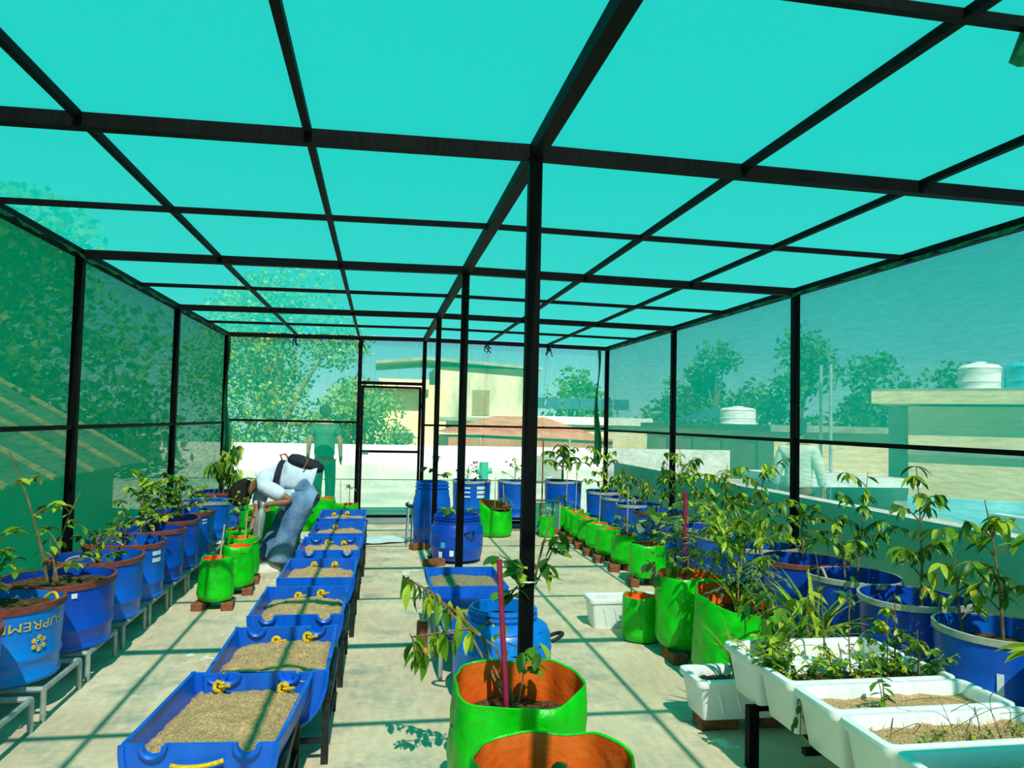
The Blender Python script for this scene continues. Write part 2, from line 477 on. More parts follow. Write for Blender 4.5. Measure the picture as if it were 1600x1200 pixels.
for x0, wd in ((2.60, .12), (-2.72, .10)):
    MB().grid(8, 24, lambda u, v: (x0 + wd * (u - .5) * (.55 + .45 * math.sin(v * 5 + 1)) + .02 * math.sin(v * 9), YB - .05 + .025 * math.sin(u * 14 + v * 3), .9 + v * 1.72)).build('net_fold', 'net_fold', bk, True)
# door
dr = thing('door_1', 'black steel framed net door with a latch in the back net wall', 'door', (-.46, YB - .01, 0))
dr['kind'] = 'structure'
for p, q in (((-.41, 0, .1), (-.41, 0, 1.98)), ((.41, 0, .1), (.41, 0, 1.98))):
    MB().bar(p, q, .036).build('stile', 'steel_black', dr)
for z in (.12, 1.04, 1.965):
    MB().bar((-.41, 0, z), (.41, 0, z), .034).build('rail', 'steel_black', dr)
MB().grid(8, 12, lambda u, v: (-.41 + .82 * u, .022, .1 + 1.87 * v)).build('net_panel', 'net_back', dr, True)
lt = MB().box((-.35, -.03, 1.01), (.09, .012, .035)).tube([(-.39, -.03, 1.03), (-.30, -.04, 1.03)], .008, 6).build('latch', 'aluminium', dr)
for z in (.35, 1.7):
    MB().tube([(.435, -.015, z - .04), (.435, -.015, z + .04)], .012, 8).build('hinge', 'steel_black', dr)

# ------------------------------------------------------------------ plants
def leaf_geo(L, Wd, droop=.25, fold=.25, n=4):
    vs, fs = [], []
    for i in range(n + 1):
        t = i / n
        w = Wd * .5 * math.sin(PI * min(1, .06 + t * .94)) ** .8 if i < n else 0.0
        x, z = L * t * (1 - .12 * droop * t), -droop * L * t * t
        if i == n:
            vs.append((x, 0, z))
        else:
            vs += [(x, -w, z + fold * w), (x, 0, z), (x, w, z + fold * w)]
    for i in range(n - 1):
        a, b = i * 3, i * 3 + 3
        fs += [(a, b, b + 1, a + 1), (a + 1, b + 1, b + 2, a + 2)]
    a, e = (n - 1) * 3, n * 3
    fs += [(a, e, a + 1), (a + 1, e, a + 2)]
    return vs, fs
LEAFK = {'lance': leaf_geo(1, .34, .45, .35), 'citrus': leaf_geo(1, .5, .2, .35), 'round': leaf_geo(1, .75, .15, .2),
         'mango': leaf_geo(1, .24, .75, .3, 5), 'tiny': leaf_geo(1, .5, .1, .2, 2), 'blade': leaf_geo(1, .05, .55, .4, 6)}
_lm = {}
def leaf_mesh(kind, m):
    if (kind, m) not in _lm:
        b = MB().add(*LEAFK[kind])
        _lm[(kind, m)] = b.mesh('leaf', m, True, 1.2)
    return _lm[(kind, m)]

def pick(rg, mats):
    t = rg.random() * sum(w for _, w in mats)
    for k, w in mats:
        t -= w
        if t <= 0:
            return k
    return mats[0][0]
GREENS = [('leaf_dark', 4), ('leaf_mid', 4), ('leaf_lime', 3), ('leaf_yellow', .3)]
LIMES = [('leaf_dark', 2), ('leaf_mid', 4), ('leaf_lime', 5), ('leaf_yellow', .5)]
DARKS = [('leaf_dark', 5), ('leaf_mid', 3), ('leaf_lime', 1)]
GREYS = [('leaf_grey', 5), ('leaf_mid', 1)]

def put_leaves(parent, leaves, kind, single, label=None):
    """leaves: (matrix, material). single: one object for each leaf, else one joined part per colour"""
    if single:
        for mx, m in leaves:
            o = bpy.data.objects.new('leaf', leaf_mesh(kind, m))
            col.objects.link(o)
            o.parent = parent
            o.matrix_local = mx
    else:
        by = {}
        for mx, m in leaves:
            by.setdefault(m, MB()).add([mx @ Vector(v) for v in LEAFK[kind][0]], LEAFK[kind][1])
        for m, b in by.items():
            o = b.build('foliage', m, parent, True, 1.2)
            o['kind'] = 'stuff'

def leaf_m(p, az, pitch, s, roll=0.0):
    return Matrix.Translation(p) @ Euler((roll, pitch, az), 'XYZ').to_matrix().to_4x4() @ Matrix.Scale(s, 4)

def bez(p0, p1, p2, n):
    return [p0 * (1 - t) ** 2 + p1 * 2 * t * (1 - t) + p2 * t * t for t in [i / n for i in range(n + 1)]]

def sapling(parent, base, h, seed, kind='lance', size=.09, nleaf=40, nbr=4, spread=.2, lean=(0, 0), bare=.35, mats=GREENS,
            single=False, stem='stem_brown', r0=.007, droop=(.1, .9), up=.55, whorl=0, name='stem'):
    """a young tree: main stem, side shoots, leaves along their upper parts"""
    rg = random.Random(seed)
    base = Vector(base)
    top = base + Vector((lean[0], lean[1], h))
    mid = base + Vector((lean[0] * .3 + rg.uniform(-.03, .03), lean[1] * .3 + rg.uniform(-.03, .03), h * .5))
    main = bez(base, mid, top, 8)
    b = MB()
    b.tube(main, [r0 * (1 - .7 * i / 8) for i in range(9)], 6)
    segs = [(main, bare)]
    for i in range(nbr):
        t = bare + (1 - bare) * .9 * (i + rg.random() * .6) / max(1, nbr)
        p = main[min(7, int(t * 8))]
        az = i * 2.4 + rg.uniform(-.5, .5)
        ln = spread * (1.15 - .55 * t) * rg.uniform(.8, 1.25)
        e = p + Vector((math.cos(az) * ln, math.sin(az) * ln, ln * up * rg.uniform(.4, 1.5)))
        wx = parent.location.x
        if abs(wx + e.x) > 2.60:
            e.x = math.copysign(2.60, wx) - wx - (abs(wx + e.x) - 2.60) * math.copysign(.5, wx)
        c = p + (e - p) * .5 + Vector((0, 0, ln * .22))
        br = bez(p, c, e, 5)
        b.tube(br, [r0 * .55 * (1 - .6 * k / 5) for k in range(6)], 5)
        segs.append((br, .25))
    so = b.build(name, stem, parent, True, 1.0)
    leaves = []
    for i in range(nleaf):
        seg, st = segs[i % len(segs)]
        t = st + (1 - st) * (rg.random() ** .7)
        if whorl:
            t = st + (1 - st) * (round(t * whorl) / whorl)
        t = min(t, .999)
        k = t * (len(seg) - 1)
        p = seg[int(k)].lerp(seg[min(int(k) + 1, len(seg) - 1)], k - int(k))
        az = rg.uniform(0, 2 * PI)
        if abs(parent.location.x + p.x + math.cos(az) * size) > 2.72:
            az = PI - az
        leaves.append((leaf_m(p, az, rg.uniform(*droop) * (1 - .4 * t), size * rg.uniform(.7, 1.2), rg.uniform(-.5, .5)), pick(rg, mats)))
    put_leaves(so, leaves, kind, single)
    return so

def feathery(parent, base, h, seed, n=10, size=.2, mats=LIMES, lean=(0, 0), stem='stem_green'):
    """moringa-like fronds: arching stalks with many tiny leaflets"""
    rg = random.Random(seed)
    base = Vector(base)
    b = MB()
    main = bez(base, base + Vector((0, 0, h * .5)), base + Vector((lean[0], lean[1], h)), 6)
    b.tube(main, [.006 * (1 - .6 * i / 6) for i in range(7)], 6)
    lv = []
    for i in range(n):
        t = .35 + .65 * (i + rg.random()) / n
        p = main[min(6, int(t * 6))]
        az = i * 2.4
        ln = size * rg.uniform(.7, 1.2)
        d = Vector((math.cos(az), math.sin(az), 0))
        e = p + d * ln - Vector((0, 0, ln * rg.uniform(.1, .7)))
        fr_ = bez(p, p + d * ln * .6 + Vector((0, 0, ln * .25)), e, 7)
        b.tube(fr_, .002, 4)
        for k in range(1, 8):
            for sd in (-1, 1):
                for q in range(2):
                    lv.append((leaf_m(fr_[k] + Vector((0, 0, -.005 * q)), az + sd * rg.uniform(.6, 1.5), rg.uniform(0, .6), size * .19 * rg.uniform(.8, 1.3)), pick(rg, mats)))
    so = b.build('stem', stem, parent, True, 1.0)
    put_leaves(so, lv, 'tiny', False)
    return so

def grass(parent, base, n, h, seed, mats=LIMES, spread=.5):
    rg = random.Random(seed)
    lv = []
    for i in range(n):
        az = rg.uniform(0, 2 * PI)
        lv.append((leaf_m(Vector(base) + Vector((rg.uniform(-.02, .02), rg.uniform(-.02, .02), 0)), az, -PI / 2 + rg.uniform(.05, spread), h * rg.uniform(.6, 1.1)), pick(rg, mats)))
    for mx, m in lv:
        o = bpy.data.objects.new('blade', leaf_mesh('blade', m))
        col.objects.link(o)
        o.parent = parent
        o.matrix_local = mx

def herb(parent, base, h, n, seed, spread=.12, size=.03, mats=GREENS, nst=5, kind='citrus', single=False):
    """low leafy herb with several thin stems"""
    rg = random.Random(seed)
    b = MB()
    lv = []
    for i in range(nst):
        az = rg.uniform(0, 2 * PI)
        l = spread * rg.uniform(.3, 1)
        p0 = Vector(base) + Vector((rg.uniform(-.02, .02), rg.uniform(-.02, .02), 0))
        p2 = p0 + Vector((math.cos(az) * l, math.sin(az) * l, h * rg.uniform(.6, 1.1)))
        st = bez(p0, p0 + Vector((0, 0, h * .5)), p2, 5)
        b.tube(st, .0022, 4)
        for k in range(n // nst):
            t = rg.uniform(.2, 1) * 4.99
            p = st[int(t)].lerp(st[int(t) + 1], t - int(t))
            lv.append((leaf_m(p, rg.uniform(0, 2 * PI), rg.uniform(-.3, .5), size * rg.uniform(.7, 1.3), rg.uniform(-.4, .4)), pick(rg, mats)))
    so = b.build('herb_stems', 'stem_green', parent, True, 1.0)
    put_leaves(so, lv, kind, single)
    return so

def stake(parent, p, q, r=.006, m='stake', name='stake'):
    return MB().tube([p, Vector(p).lerp(Vector(q), .5), q], r, 7).build(name, m, parent, True, 1.0)

# ------------------------------------------------------------------ soil and containers
def soil_disc(r, z, seed, amp=.012, sx=1.0, sy=1.0):
    b = MB()
    n, rings = 24, 7
    vs = [(0, 0, z + .01)]
    fs = []
    for i in range(1, rings + 1):
        for k in range(n):
            t = 2 * PI * k / n
            q = r * i / rings
            x, y = q * math.cos(t) * sx, q * math.sin(t) * sy
            vs.append((x, y, z + amp * noise.noise(Vector((x * 14 + seed, y * 14, seed))) + .01 * (1 - i / rings)))
    for k in range(n):
        fs.append((0, 1 + k, 1 + (k + 1) % n))
    for i in range(rings - 1):
        for k in range(n):
            l = (k + 1) % n
            fs.append((1 + i * n + k, 1 + (i + 1) * n + k, 1 + (i + 1) * n + l, 1 + i * n + l))
    return b.add(vs, fs)

def drum_patch(parent, R, az, da, z0, z1, m, name='paper_label'):
    """thin printed patch wrapped on the drum wall"""
    return MB().grid(6, 1, lambda u, v: ((R + .0025) * math.cos(az + da * (u - .5)), (R + .0025) * math.sin(az + da * (u - .5)), z0 + (z1 - z0) * v)).build(name, m, parent)

def drum_planter(loc, R, h, band, label, seed, body='blue', hoop=.12, soil_z=None, ov=1.0, rz=0.0, group=None, band_h=.028, base_z=.17):
    t = thing('drum_planter', label, 'planter', (loc[0], loc[1], base_z), rz, group)
    rg = random.Random(seed)
    ph = rg.uniform(0, 6)
    def wob(th, z, r):
        k = 1 + .018 * (z / h) * math.sin(2 * th + ph)
        return r * k, z + .006 * (z / h) * math.sin(2 * th + ph + 1)
    prof = [(R * .90, .004), (R * .965, 0), (R * .985, .008), (R * .985, .02), (R * .955, .03), (R * .96, hoop - .02), (R * .99, hoop - .008), (R * .99, hoop + .01),
            (R * .97, hoop + .022), (R * .985, h * .6), (R, h), (R - .008, h + .002), (R * .955, h * .6), (R * .94, h * .45)]
    d = MB().lathe(prof, 40, True, False, wob, ov, 1.0).build('drum', body, t, True, .7)
    MB().lathe([(R - .002, h - band_h), (R + .007, h - band_h), (R + .008, h + .004), (R - .006, h + .006), (R - .006, h - .004)], 40, False, False, wob, ov, 1.0).build('rim_band', band, d, True, .7)
    sz = soil_z if soil_z is not None else h - .10
    soil_disc(R * .965, sz, seed, .02, ov).build('soil', 'soil_dark', t, True, 3)
    if rg.random() < .6:   # small rivets below the rim
        for k in range(5):
            a = ph + k * 1.25
            MB().lathe([(.006, 0), (.004, .004), (0.0005, .005)], 8, True, False).build('rivet', 'zinc', d, True, 1, ((R - .012) * math.cos(a), (R - .012) * math.sin(a), h - .05))
    return t, d

def pipe_stand(x, y, w, l, h, label, r=.014, group=None):
    t = thing('pipe_stand', label, 'stand', (x, y, 0), 0, group)
    for i in (-1, 1):
        for j in (-1, 1):
            MB().tube([(i * w / 2, j * l / 2, 0), (i * w / 2, j * l / 2, h - r)], r, 8).build('leg', 'pipe', t, True)
        MB().tube([(i * w / 2, -l / 2, h - r), (i * w / 2, l / 2, h - r)], r, 8).build('rail', 'pipe', t, True)
        MB().tube([(-w / 2, i * l / 2, h - r), (w / 2, i * l / 2, h - r)], r, 8).build('rail', 'pipe', t, True)
    return t

def grow_bag(loc, R, h, label, seed, z0=0.0, n=36, flare=.92, soil_dz=.1, ridge=.007, lean=0.0, soil_m='soil_dark', group=None, sq=0.0, tilt=(0, 0), body='bag'):
    t = thing('grow_bag', label, 'grow bag', (loc[0], loc[1], z0), 0, group)
    rg = random.Random(seed)
    ph = [rg.uniform(0, 6.28) for _ in range(8)]
    def rad(th, z, r):
        u = z / h
        f = 1 + .035 * math.sin(3 * th + ph[0]) + .02 * math.sin(5 * th + ph[1] + u * 3) + .016 * math.sin(9 * th + ph[2] - u * 4) * (.4 + u)
        f += .012 * math.sin(u * 22 + 2 * th + ph[3]) + .02 * noise.noise(Vector((math.cos(th) * 2.2 + seed, math.sin(th) * 2.2, u * 5)))
        if sq:
            f *= 1 + sq * (abs(math.sin(2 * th + PI / 2)) * -.5 + .25) * (1 - .6 * u)
        return r * f
    def wob(th, z, r):
        zz = z
        if z > h * .75:
            k = (z - h * .75) / (h * .25)
            zz += k * ridge * (math.sin(2 * th + ph[4]) + .6 * math.sin(5 * th + ph[5]))
            zz += k * (tilt[0] * math.cos(th) + tilt[1] * math.sin(th))
        return rad(th, z, r), zz
    prof = [(R * .70, .0), (R * .93, .012), (R * 1.02, .05), (R * 1.03, h * .2)]
    for i in range(1, 9):
        u = .2 + .8 * i / 8
        prof.append((R * (1.03 + (flare - 1.03) * u ** 1.5), h * u))
    prof.append((R * flare - .004, h + .003))
    prof.append((R * flare - .009, h - .002))
    outer = MB().lathe(prof, n, True, False, wob).build('bag', body, t, True, .9)
    ip = [(R * flare - .010, h - .003)]
    for i in range(7, 0, -1):
        u = .2 + .8 * i / 8
        ip.append((R * (1.03 + (flare - 1.03) * u ** 1.5) - .012, h * u))
        if u * h < h - soil_dz - .02:
            break
    MB().lathe(ip, n, False, False, wob).build('lining', 'bag_lining', outer, True, .9)
    soil_disc(R * .91, h - soil_dz, seed, .025).build('soil', soil_m, t, True, 3)
    return t, outer

def brick(x, y, label, rz=0.0, d=(.20, .10, .07), group='bricks under the bags', z=0.0):
    b = MB().box((0, 0, d[2] / 2), d)
    o = b.build('brick', 'brick', None, loc=(x, y, z))
    o.rotation_euler = (0, 0, rz)
    bv = o.modifiers.new('bevel', 'BEVEL')
    bv.width = .006
    return tag(o, label, 'brick', group)

def keg(loc, R, h, label, seed, neck=.62, body='blue_bright', z0=0.0, handles=(0.0,), name='blue_keg'):
    t = thing(name, label, 'keg', (loc[0], loc[1], z0))
    nr = R * neck
    prof = [(R * .86, 0), (R * .92, .006), (R * .93, .03), (R * .96, .05), (R * .985, h * .28), (R * 1.0, h * .30), (R * .99, h * .32), (R * 1.0, h * .55), (R * 1.01, h * .57), (R * .995, h * .59),
            (R * .98, h * .72), (R * .90, h * .80), (nr * 1.08, h * .86), (nr * 1.02, h * .875), (nr * 1.02, h * .90), (nr * 1.09, h * .905), (nr * 1.09, h * .92), (nr * 1.02, h * .925), (nr * 1.02, h * .955), (nr * 1.07, h * .96), (nr * 1.07, h * .975), (nr, h * .98), (nr, h),
            (nr - .012, h), (nr - .014, h * .86), (R * .9, h * .76), (R * .94, h * .7)]
    b = MB().lathe(prof, 48, True).build('barrel', body, t, True, .6)
    soil_disc(R * .93, h * .78, seed, .02).build('soil', 'soil_dark', t, True, 3)
    for a in handles:
        c, s_ = math.cos(a), math.sin(a)
        pts = []
        for i in range(9):
            q = PI * i / 8
            pts.append(((R + .07 * math.sin(q)) * c - .05 * math.cos(q) * s_, (R + .07 * math.sin(q)) * s_ + .05 * math.cos(q) * c, h * .62 + .03 * math.sin(q)))
        MB().tube(pts, .011, 7).build('handle', 'black_rubber', b, True)
    return t, b

# ------------------------------------------------------------------ left row: drums on pipe stands
ORD = ['nearest', 'second', 'third', 'fourth', 'fifth', 'sixth', 'seventh', 'eighth', 'ninth', 'tenth', 'eleventh', 'twelfth']
LX = -2.46
left = [  # y, R, h, band, body, label
    (.60, .255, .37, 'rust', 'blue_bright', 'blue half-drum planter cut off by the left edge, with yellow rope loop'),
    (1.20, .272, .375, 'rust', 'blue_bright', 'blue half-drum planter with upside-down yellow SUPREME print and flower emblem'),
    (1.79, .300, .375, 'rust', 'blue_deep', 'deep blue half-drum planter with a tall bare forked sapling, left row'),
    (2.40, .290, .39, 'rust', 'blue', 'blue half-drum planter with a low bush, just beyond the tall forked sapling'),
    (2.98, .285, .40, 'rust', 'blue', 'blue half-drum planter with two white label strips, left row'),
    (3.56, .285, .41, 'rust', 'blue_deep', 'blue half-drum planter with a large lime-leaved bush, beyond the white label strips'),
    (4.12, .280, .42, 'rust', 'blue_deep', 'blue half-drum planter with faint dark lettering, left row'),
    (4.66, .275, .42, 'rust', 'blue', 'blue half-drum planter with a compact dark bush and small white print, left row'),
    (5.22, .190, .36, 'rust', 'blue_deep', 'narrow blue drum planter with white triangular mark, left row'),
    (5.78, .250, .40, 'zinc', 'blue', 'blue half-drum planter with pale zinc rim in the left row'),
    (6.40, .270, .44, 'rust', 'blue', 'blue half-drum planter with a drooping mango sapling at the far left'),
]
LD = []
for i, (y, R, h, band, body, lb) in enumerate(left):
    pipe_stand(LX + .02, y + .02, .46, .46, .17, ORD[i] + ' galvanised pipe stand from the camera under the left drum row', group='pipe stands of the left row')
    LD.append(drum_planter((LX - (.06, .04, 0, 0, 0, 0, 0, 0, 0, 0, 0)[i], y), R, h, band, lb, 20 + i, body, soil_z=(h - .045 if i in (1, 2) else h - .09), group='drum planters of the left row', ))
# upside-down SUPREME print with the flower emblem
t1, d1 = LD[1]
R1, H1 = .272, .375
vs, fs = text_mesh('SUPREME', .062)
AZ = -.62
wid = max(v[0] for v in vs) - min(v[0] for v in vs)
k = .34 / wid
pm = MB().add([((R1 * .995 + .004) * math.cos(AZ - v[0] * k / R1), (R1 * .995 + .004) * math.sin(AZ - v[0] * k / R1), .288 - v[1]) for v in vs], fs)
# dense enough to follow the curve: letters are small beside the drum
pm.build('supreme_print', 'yellow_print', d1)
def dot(az, z, r, m, nm):
    MB().add([((R1 * .99 + .005) * math.cos(az + r * math.cos(q * PI / 6) / R1), (R1 * .99 + .005) * math.sin(az + r * math.cos(q * PI / 6) / R1), z + r * math.sin(q * PI / 6)) for q in range(12)], [tuple(range(12))]).build(nm, m, d1)
for q in range(6):
    a = q * PI / 3 + PI / 6
    dot(AZ + .06 + .030 * math.cos(a) / R1, .195 + .030 * math.sin(a), .0125, 'yellow_print', 'emblem_petal')
    dot(AZ + .06 + .014 * math.cos(a + .5) / R1, .195 + .014 * math.sin(a + .5), .004, 'white_print', 'emblem_dot')
MB().tube(bez(Vector((.15, .12, .36)), Vector((.21, .10, .42)), Vector((.25, .02, .37)), 8), .008, 6).build('rope_handle', 'rope_yellow', t1, True)
t0, d0 = LD[0]
MB().tube([(.235, -.1, .35), (.25, -.09, .33), (.262, -.07, .315), (.262, -.04, .31), (.258, -.01, .325), (.25, .0, .34)], .008, 6).build('rope_handle', 'rope_yellow', t0, True)
for z in (.265, .315):
    drum_patch(LD[4][1], .283, -.42, .30, z, z + .030, 'white_print')
drum_patch(LD[2][1], .299, -.95, .10, .30, .328, 'white_print')
for z in (.32, .35):
    drum_patch(LD[7][1], .273, -.5, .22, z, z + .012, 'white_print', 'white_print')
for z in (.27, .295, .32):
    drum_patch(LD[8][1], .190, -.6, .4, z, z + .009, 'white_print', 'white_print')
tri = []
for q in (0, 2.1, 4.2):
    a = -.6 + .02 * math.cos(q + .5) / .19
    z = .22 + .022 * math.sin(q + .5)
    MB().add([(.1905 * math.cos(a + .012 * e), .1905 * math.sin(a + .012 * e), z + .009 * f_) for e, f_ in ((-3, -1), (3, -1), (0, 1.4))], [(0, 1, 2)]).build('recycling_mark', 'white_print', LD[8][1])
dv, df_ = text_mesh('OS', .045)
MB().add([(.283 * math.cos(-.55 + v[0] / .28), .283 * math.sin(-.55 + v[0] / .28), .30 + v[1]) for v in dv], df_).build('dark_print', 'blue_deep', LD[6][1])
for i in (3, 4):
    MB().tube([(-.06 + .09 * math.cos(q * PI / 8) , -.12, LD[i][0].location.z * 0 + left[i][2] - .03 + .05 * math.sin(q * PI / 8)) for q in range(9)], .006, 6).build('rope_handle', 'rope_beige', LD[i][0], True)
# plants of the left row
sapling(LD[0][0], (0, .0, .29), .30, 1, 'citrus', .06, 24, 5, .18, single=True)
sapling(LD[1][0], (-.12, -.03, .32), .40, 2, 'citrus', .07, 90, 9, .24, single=True, bare=.2)
sapling(LD[2][0], (.02, -.05, .32), .28, 3, 'citrus', .065, 8, 2, .12, lean=(-.06, .0), single=True, r0=.011)
s2 = sapling(LD[2][0], (-.02, -.02, .36), .52, 31, 'citrus', .075, 22, 3, .22, lean=(.12, .02), single=True, bare=.15, mats=LIMES, r0=.008)
s3 = sapling(LD[2][0], (-.04, -.05, .34), .78, 33, 'citrus', .072, 15, 2, .12, lean=(-.22, -.06), single=True, bare=.45, r0=.010, mats=LIMES)
sapling(LD[3][0], (.02, -.02, .28), .30, 4, 'citrus', .062, 80, 9, .22, single=True, bare=.25, mats=DARKS, r0=.009)
sapling(LD[4][0], (.0, 0, .30), .34, 5, 'citrus', .06, 70, 8, .24, single=True, bare=.25)
stake(LD[4][0], (.1, -.05, .28), (.09, -.05, .46), .006, 'stem_brown', 'cut_twig')
sapling(LD[5][0], (-.05, -.02, .31), .54, 6, 'citrus', .07, 190, 13, .32, single=True, bare=.15, mats=LIMES)
sapling(LD[6][0], (0, 0, .32), .40, 7, 'citrus', .06, 90, 9, .26, mats=DARKS, bare=.3)
sapling(LD[7][0], (-.02, 0, .33), .40, 8, 'citrus', .062, 220, 13, .27, bare=.12, mats=GREENS)
sapling(LD[8][0], (0, 0, .26), .2, 9, 'citrus', .05, 20, 5, .12, bare=.2)
sapling(LD[9][0], (0, 0, .31), .16, 10, 'citrus', .055, 30, 5, .14, bare=.2, mats=LIMES)
for q, (dx, dy) in enumerate(((.0, 0), (.05, -.04), (.03, .03))):
    sapling(LD[10][0], (dx, dy, .34), .60 + .10 * q, 11 + q, 'mango', .17, 46, 4, .20, lean=(.03 + .08 * q, -.03), bare=.4, mats=GREENS, droop=(.4, 1.25), r0=.009)
stake(LD[10][0], (.10, -.05, .3), (.13, -.08, 1.17), .006, 'stake_brown')

# ------------------------------------------------------------------ right row: drums
RX = 2.47
right = [
    (.25, .295, .375, 'zinc', 'blue', 'blue half-drum planter with zinc rim, cut off by the right edge'),
    (.88, .295, .385, 'zinc', 'blue_deep', 'blue half-drum planter with tall whorled sapling, second from the right edge'),
    (1.46, .290, .39, 'zinc', 'blue_deep', 'blue half-drum planter with beige rope handle, right row'),
    (2.05, .290, .39, 'rust', 'blue_deep', 'blue half-drum planter with brown rim and bushy plant before the right post'),
    (2.68, .285, .39, 'zinc', 'blue', 'blue half-drum planter with tall thin tree left of the right post'),
    (3.28, .285, .39, 'zinc', 'blue', 'blue half-drum planter with broad-leaved tree in the middle of the right row'),
    (3.80, .275, .385, 'zinc', 'blue_deep', 'blue half-drum planter with a slanting sapling in the right row'),
    (4.36, .275, .385, 'zinc', 'blue', 'blue half-drum planter with dark twigs, next to the brown-rimmed far drum'),
    (5.04, .285, .385, 'rust', 'blue', 'blue half-drum planter with brown rim in the far right row'),
    (5.70, .275, .39, 'zinc', 'blue', 'blue half-drum planter with zinc rim just beyond the far brown-rimmed drum'),
    (6.36, .275, .40, 'zinc', 'blue', 'blue half-drum planter second from the right back corner'),
    (7.05, .275, .42, 'zinc', 'blue', 'blue half-drum planter in the right back corner with a bushy sapling'),
]
RD = []
for i, (y, R, h, band, body, lb) in enumerate(right):
    pipe_stand(RX, y, .44, .44, .17, ORD[i] + ' galvanised pipe stand from the camera under the right drum row', group='pipe stands of the right row')
    RD.append(drum_planter((RX, y), R, h, band, lb, 60 + i, body, group='drum planters of the right row'))
MB().tube([(-.245 - .01 * math.sin(q * PI / 10), -.03 + .16 * (q / 10 - .5), .34 + .11 * math.sin(q * PI / 10)) for q in range(11)], .008, 6).build('rope_handle', 'rope_beige', RD[2][0], True)
drum_patch(RD[0][1], .293, -2.3, .1, .12, .22, 'white_print')
SPEC = dict(kind='lance', single=True)
sapling(RD[0][0], (.0, -.02, .27), .74, 101, size=.105, nleaf=100, nbr=10, spread=.27, bare=.3, mats=GREENS, lean=(-.10, .0), r0=.009, **SPEC)
sapling(RD[0][0], (-.12, .1, .27), .46, 102, size=.09, nleaf=34, nbr=5, spread=.18, bare=.3, mats=LIMES, lean=(-.05, .0), **SPEC)
sapling(RD[1][0], (.02, -.03, .28), .86, 103, size=.095, nleaf=150, nbr=13, spread=.20, bare=.18, mats=GREENS, lean=(-.03, .0), r0=.008, whorl=4, **SPEC)
sapling(RD[2][0], (-.02, -.05, .29), .78, 104, size=.085, nleaf=110, nbr=10, spread=.22, bare=.25, mats=GREENS, lean=(.10, .02), **SPEC)
sapling(RD[2][0], (-.14, -.12, .29), .50, 105, size=.08, nleaf=44, nbr=5, spread=.22, bare=.4, mats=LIMES, lean=(-.08, 0), **SPEC)
sapling(RD[3][0], (-.02, -.02, .29), .54, 106, kind='citrus', size=.065, nleaf=170, nbr=13, spread=.26, bare=.25, mats=GREENS, lean=(-.03, 0), single=True)
sapling(RD[4][0], (-.02, 0, .29), .76, 107, size=.095, nleaf=130, nbr=11, spread=.26, bare=.22, mats=LIMES, lean=(.02, 0), **SPEC)
sapling(RD[5][0], (-.03, 0, .29), .72, 108, size=.10, nleaf=140, nbr=11, spread=.30, bare=.2, mats=LIMES, lean=(.0, 0), **SPEC)
sapling(RD[6][0], (0, 0, .285), .74, 109, size=.09, nleaf=90, nbr=9, spread=.20, bare=.4, mats=LIMES, lean=(-.18, 0))
sapling(RD[7][0], (0, 0, .285), .84, 110, size=.09, nleaf=110, nbr=10, spread=.22, bare=.35, mats=LIMES, lean=(-.05, 0))
sapling(RD[8][0], (0, 0, .285), .66, 111, size=.085, nleaf=100, nbr=9, spread=.26, bare=.3, mats=GREENS, lean=(.05, 0))
sapling(RD[9][0], (0, 0, .29), .42, 112, size=.085, nleaf=70, nbr=7, spread=.24, bare=.2, mats=GREENS)
sapling(RD[10][0], (0, 0, .3), .5, 113, size=.09, nleaf=80, nbr=8, spread=.24, bare=.15, mats=LIMES)
sapling(RD[11][0], (-.05, 0, .32), .72, 114, size=.10, nleaf=130, nbr=10, spread=.30, bare=.15, mats=LIMES)

# ------------------------------------------------------------------ back row: drums, kegs, board
back = [(.69, 7.72, 'blue', 'blue drum planter with white printed labels by the back net'), (1.33, 7.72, 'blue', 'blue drum planter with a thin small-leaved shrub by the back net'),
        (2.02, 7.74, 'blue', 'blue drum planter with a thick-stemmed young tree by the back net')]
BD = []
for i, (x, y, body, lb) in enumerate(back):
    b = thing('drum_stand', ['black low stand under the white-labelled back drum', 'black low stand under the middle back drum', 'black low stand under the drum with the thick-stemmed tree'][i], 'stand', (x, y, 0))
    for sx in (-1, 1):
        for sy in (-1, 1):
            MB().box((sx * .17, sy * .17, .075), (.035, .035, .15)).build('leg', 'steel_black', b)
    MB().box((0, 0, .155), (.42, .42, .03)).build('top', 'steel_black', b)
    BD.append(drum_planter((x, y), .265, .50, 'zinc', lb, 90 + i, body, group='drum planters along the back net'))
for z in (.27, .33, .39):
    drum_patch(BD[0][1], .265, -1.15, .52, z, z + .042, 'white_print')
    drum_patch(BD[0][1], .265, -1.95, .40, z + .01, z + .03, 'white_print', 'white_print')
sapling(BD[0][0], (-.05, 0, .4), .36, 121, 'citrus', .06, 50, 6, .2, bare=.2, mats=DARKS)
sapling(BD[1][0], (-.02, 0, .4), .42, 122, 'citrus', .05, 50, 7, .2, bare=.2, mats=GREENS)
sapling(BD[2][0], (0, 0, .38), .62, 123, 'lance', .14, 90, 8, .32, bare=.55, mats=GREENS, r0=.022, stem='stem_brown')
stake(BD[1][0], (-.21, -.21, .0), (-.22, -.2, .46), .007)

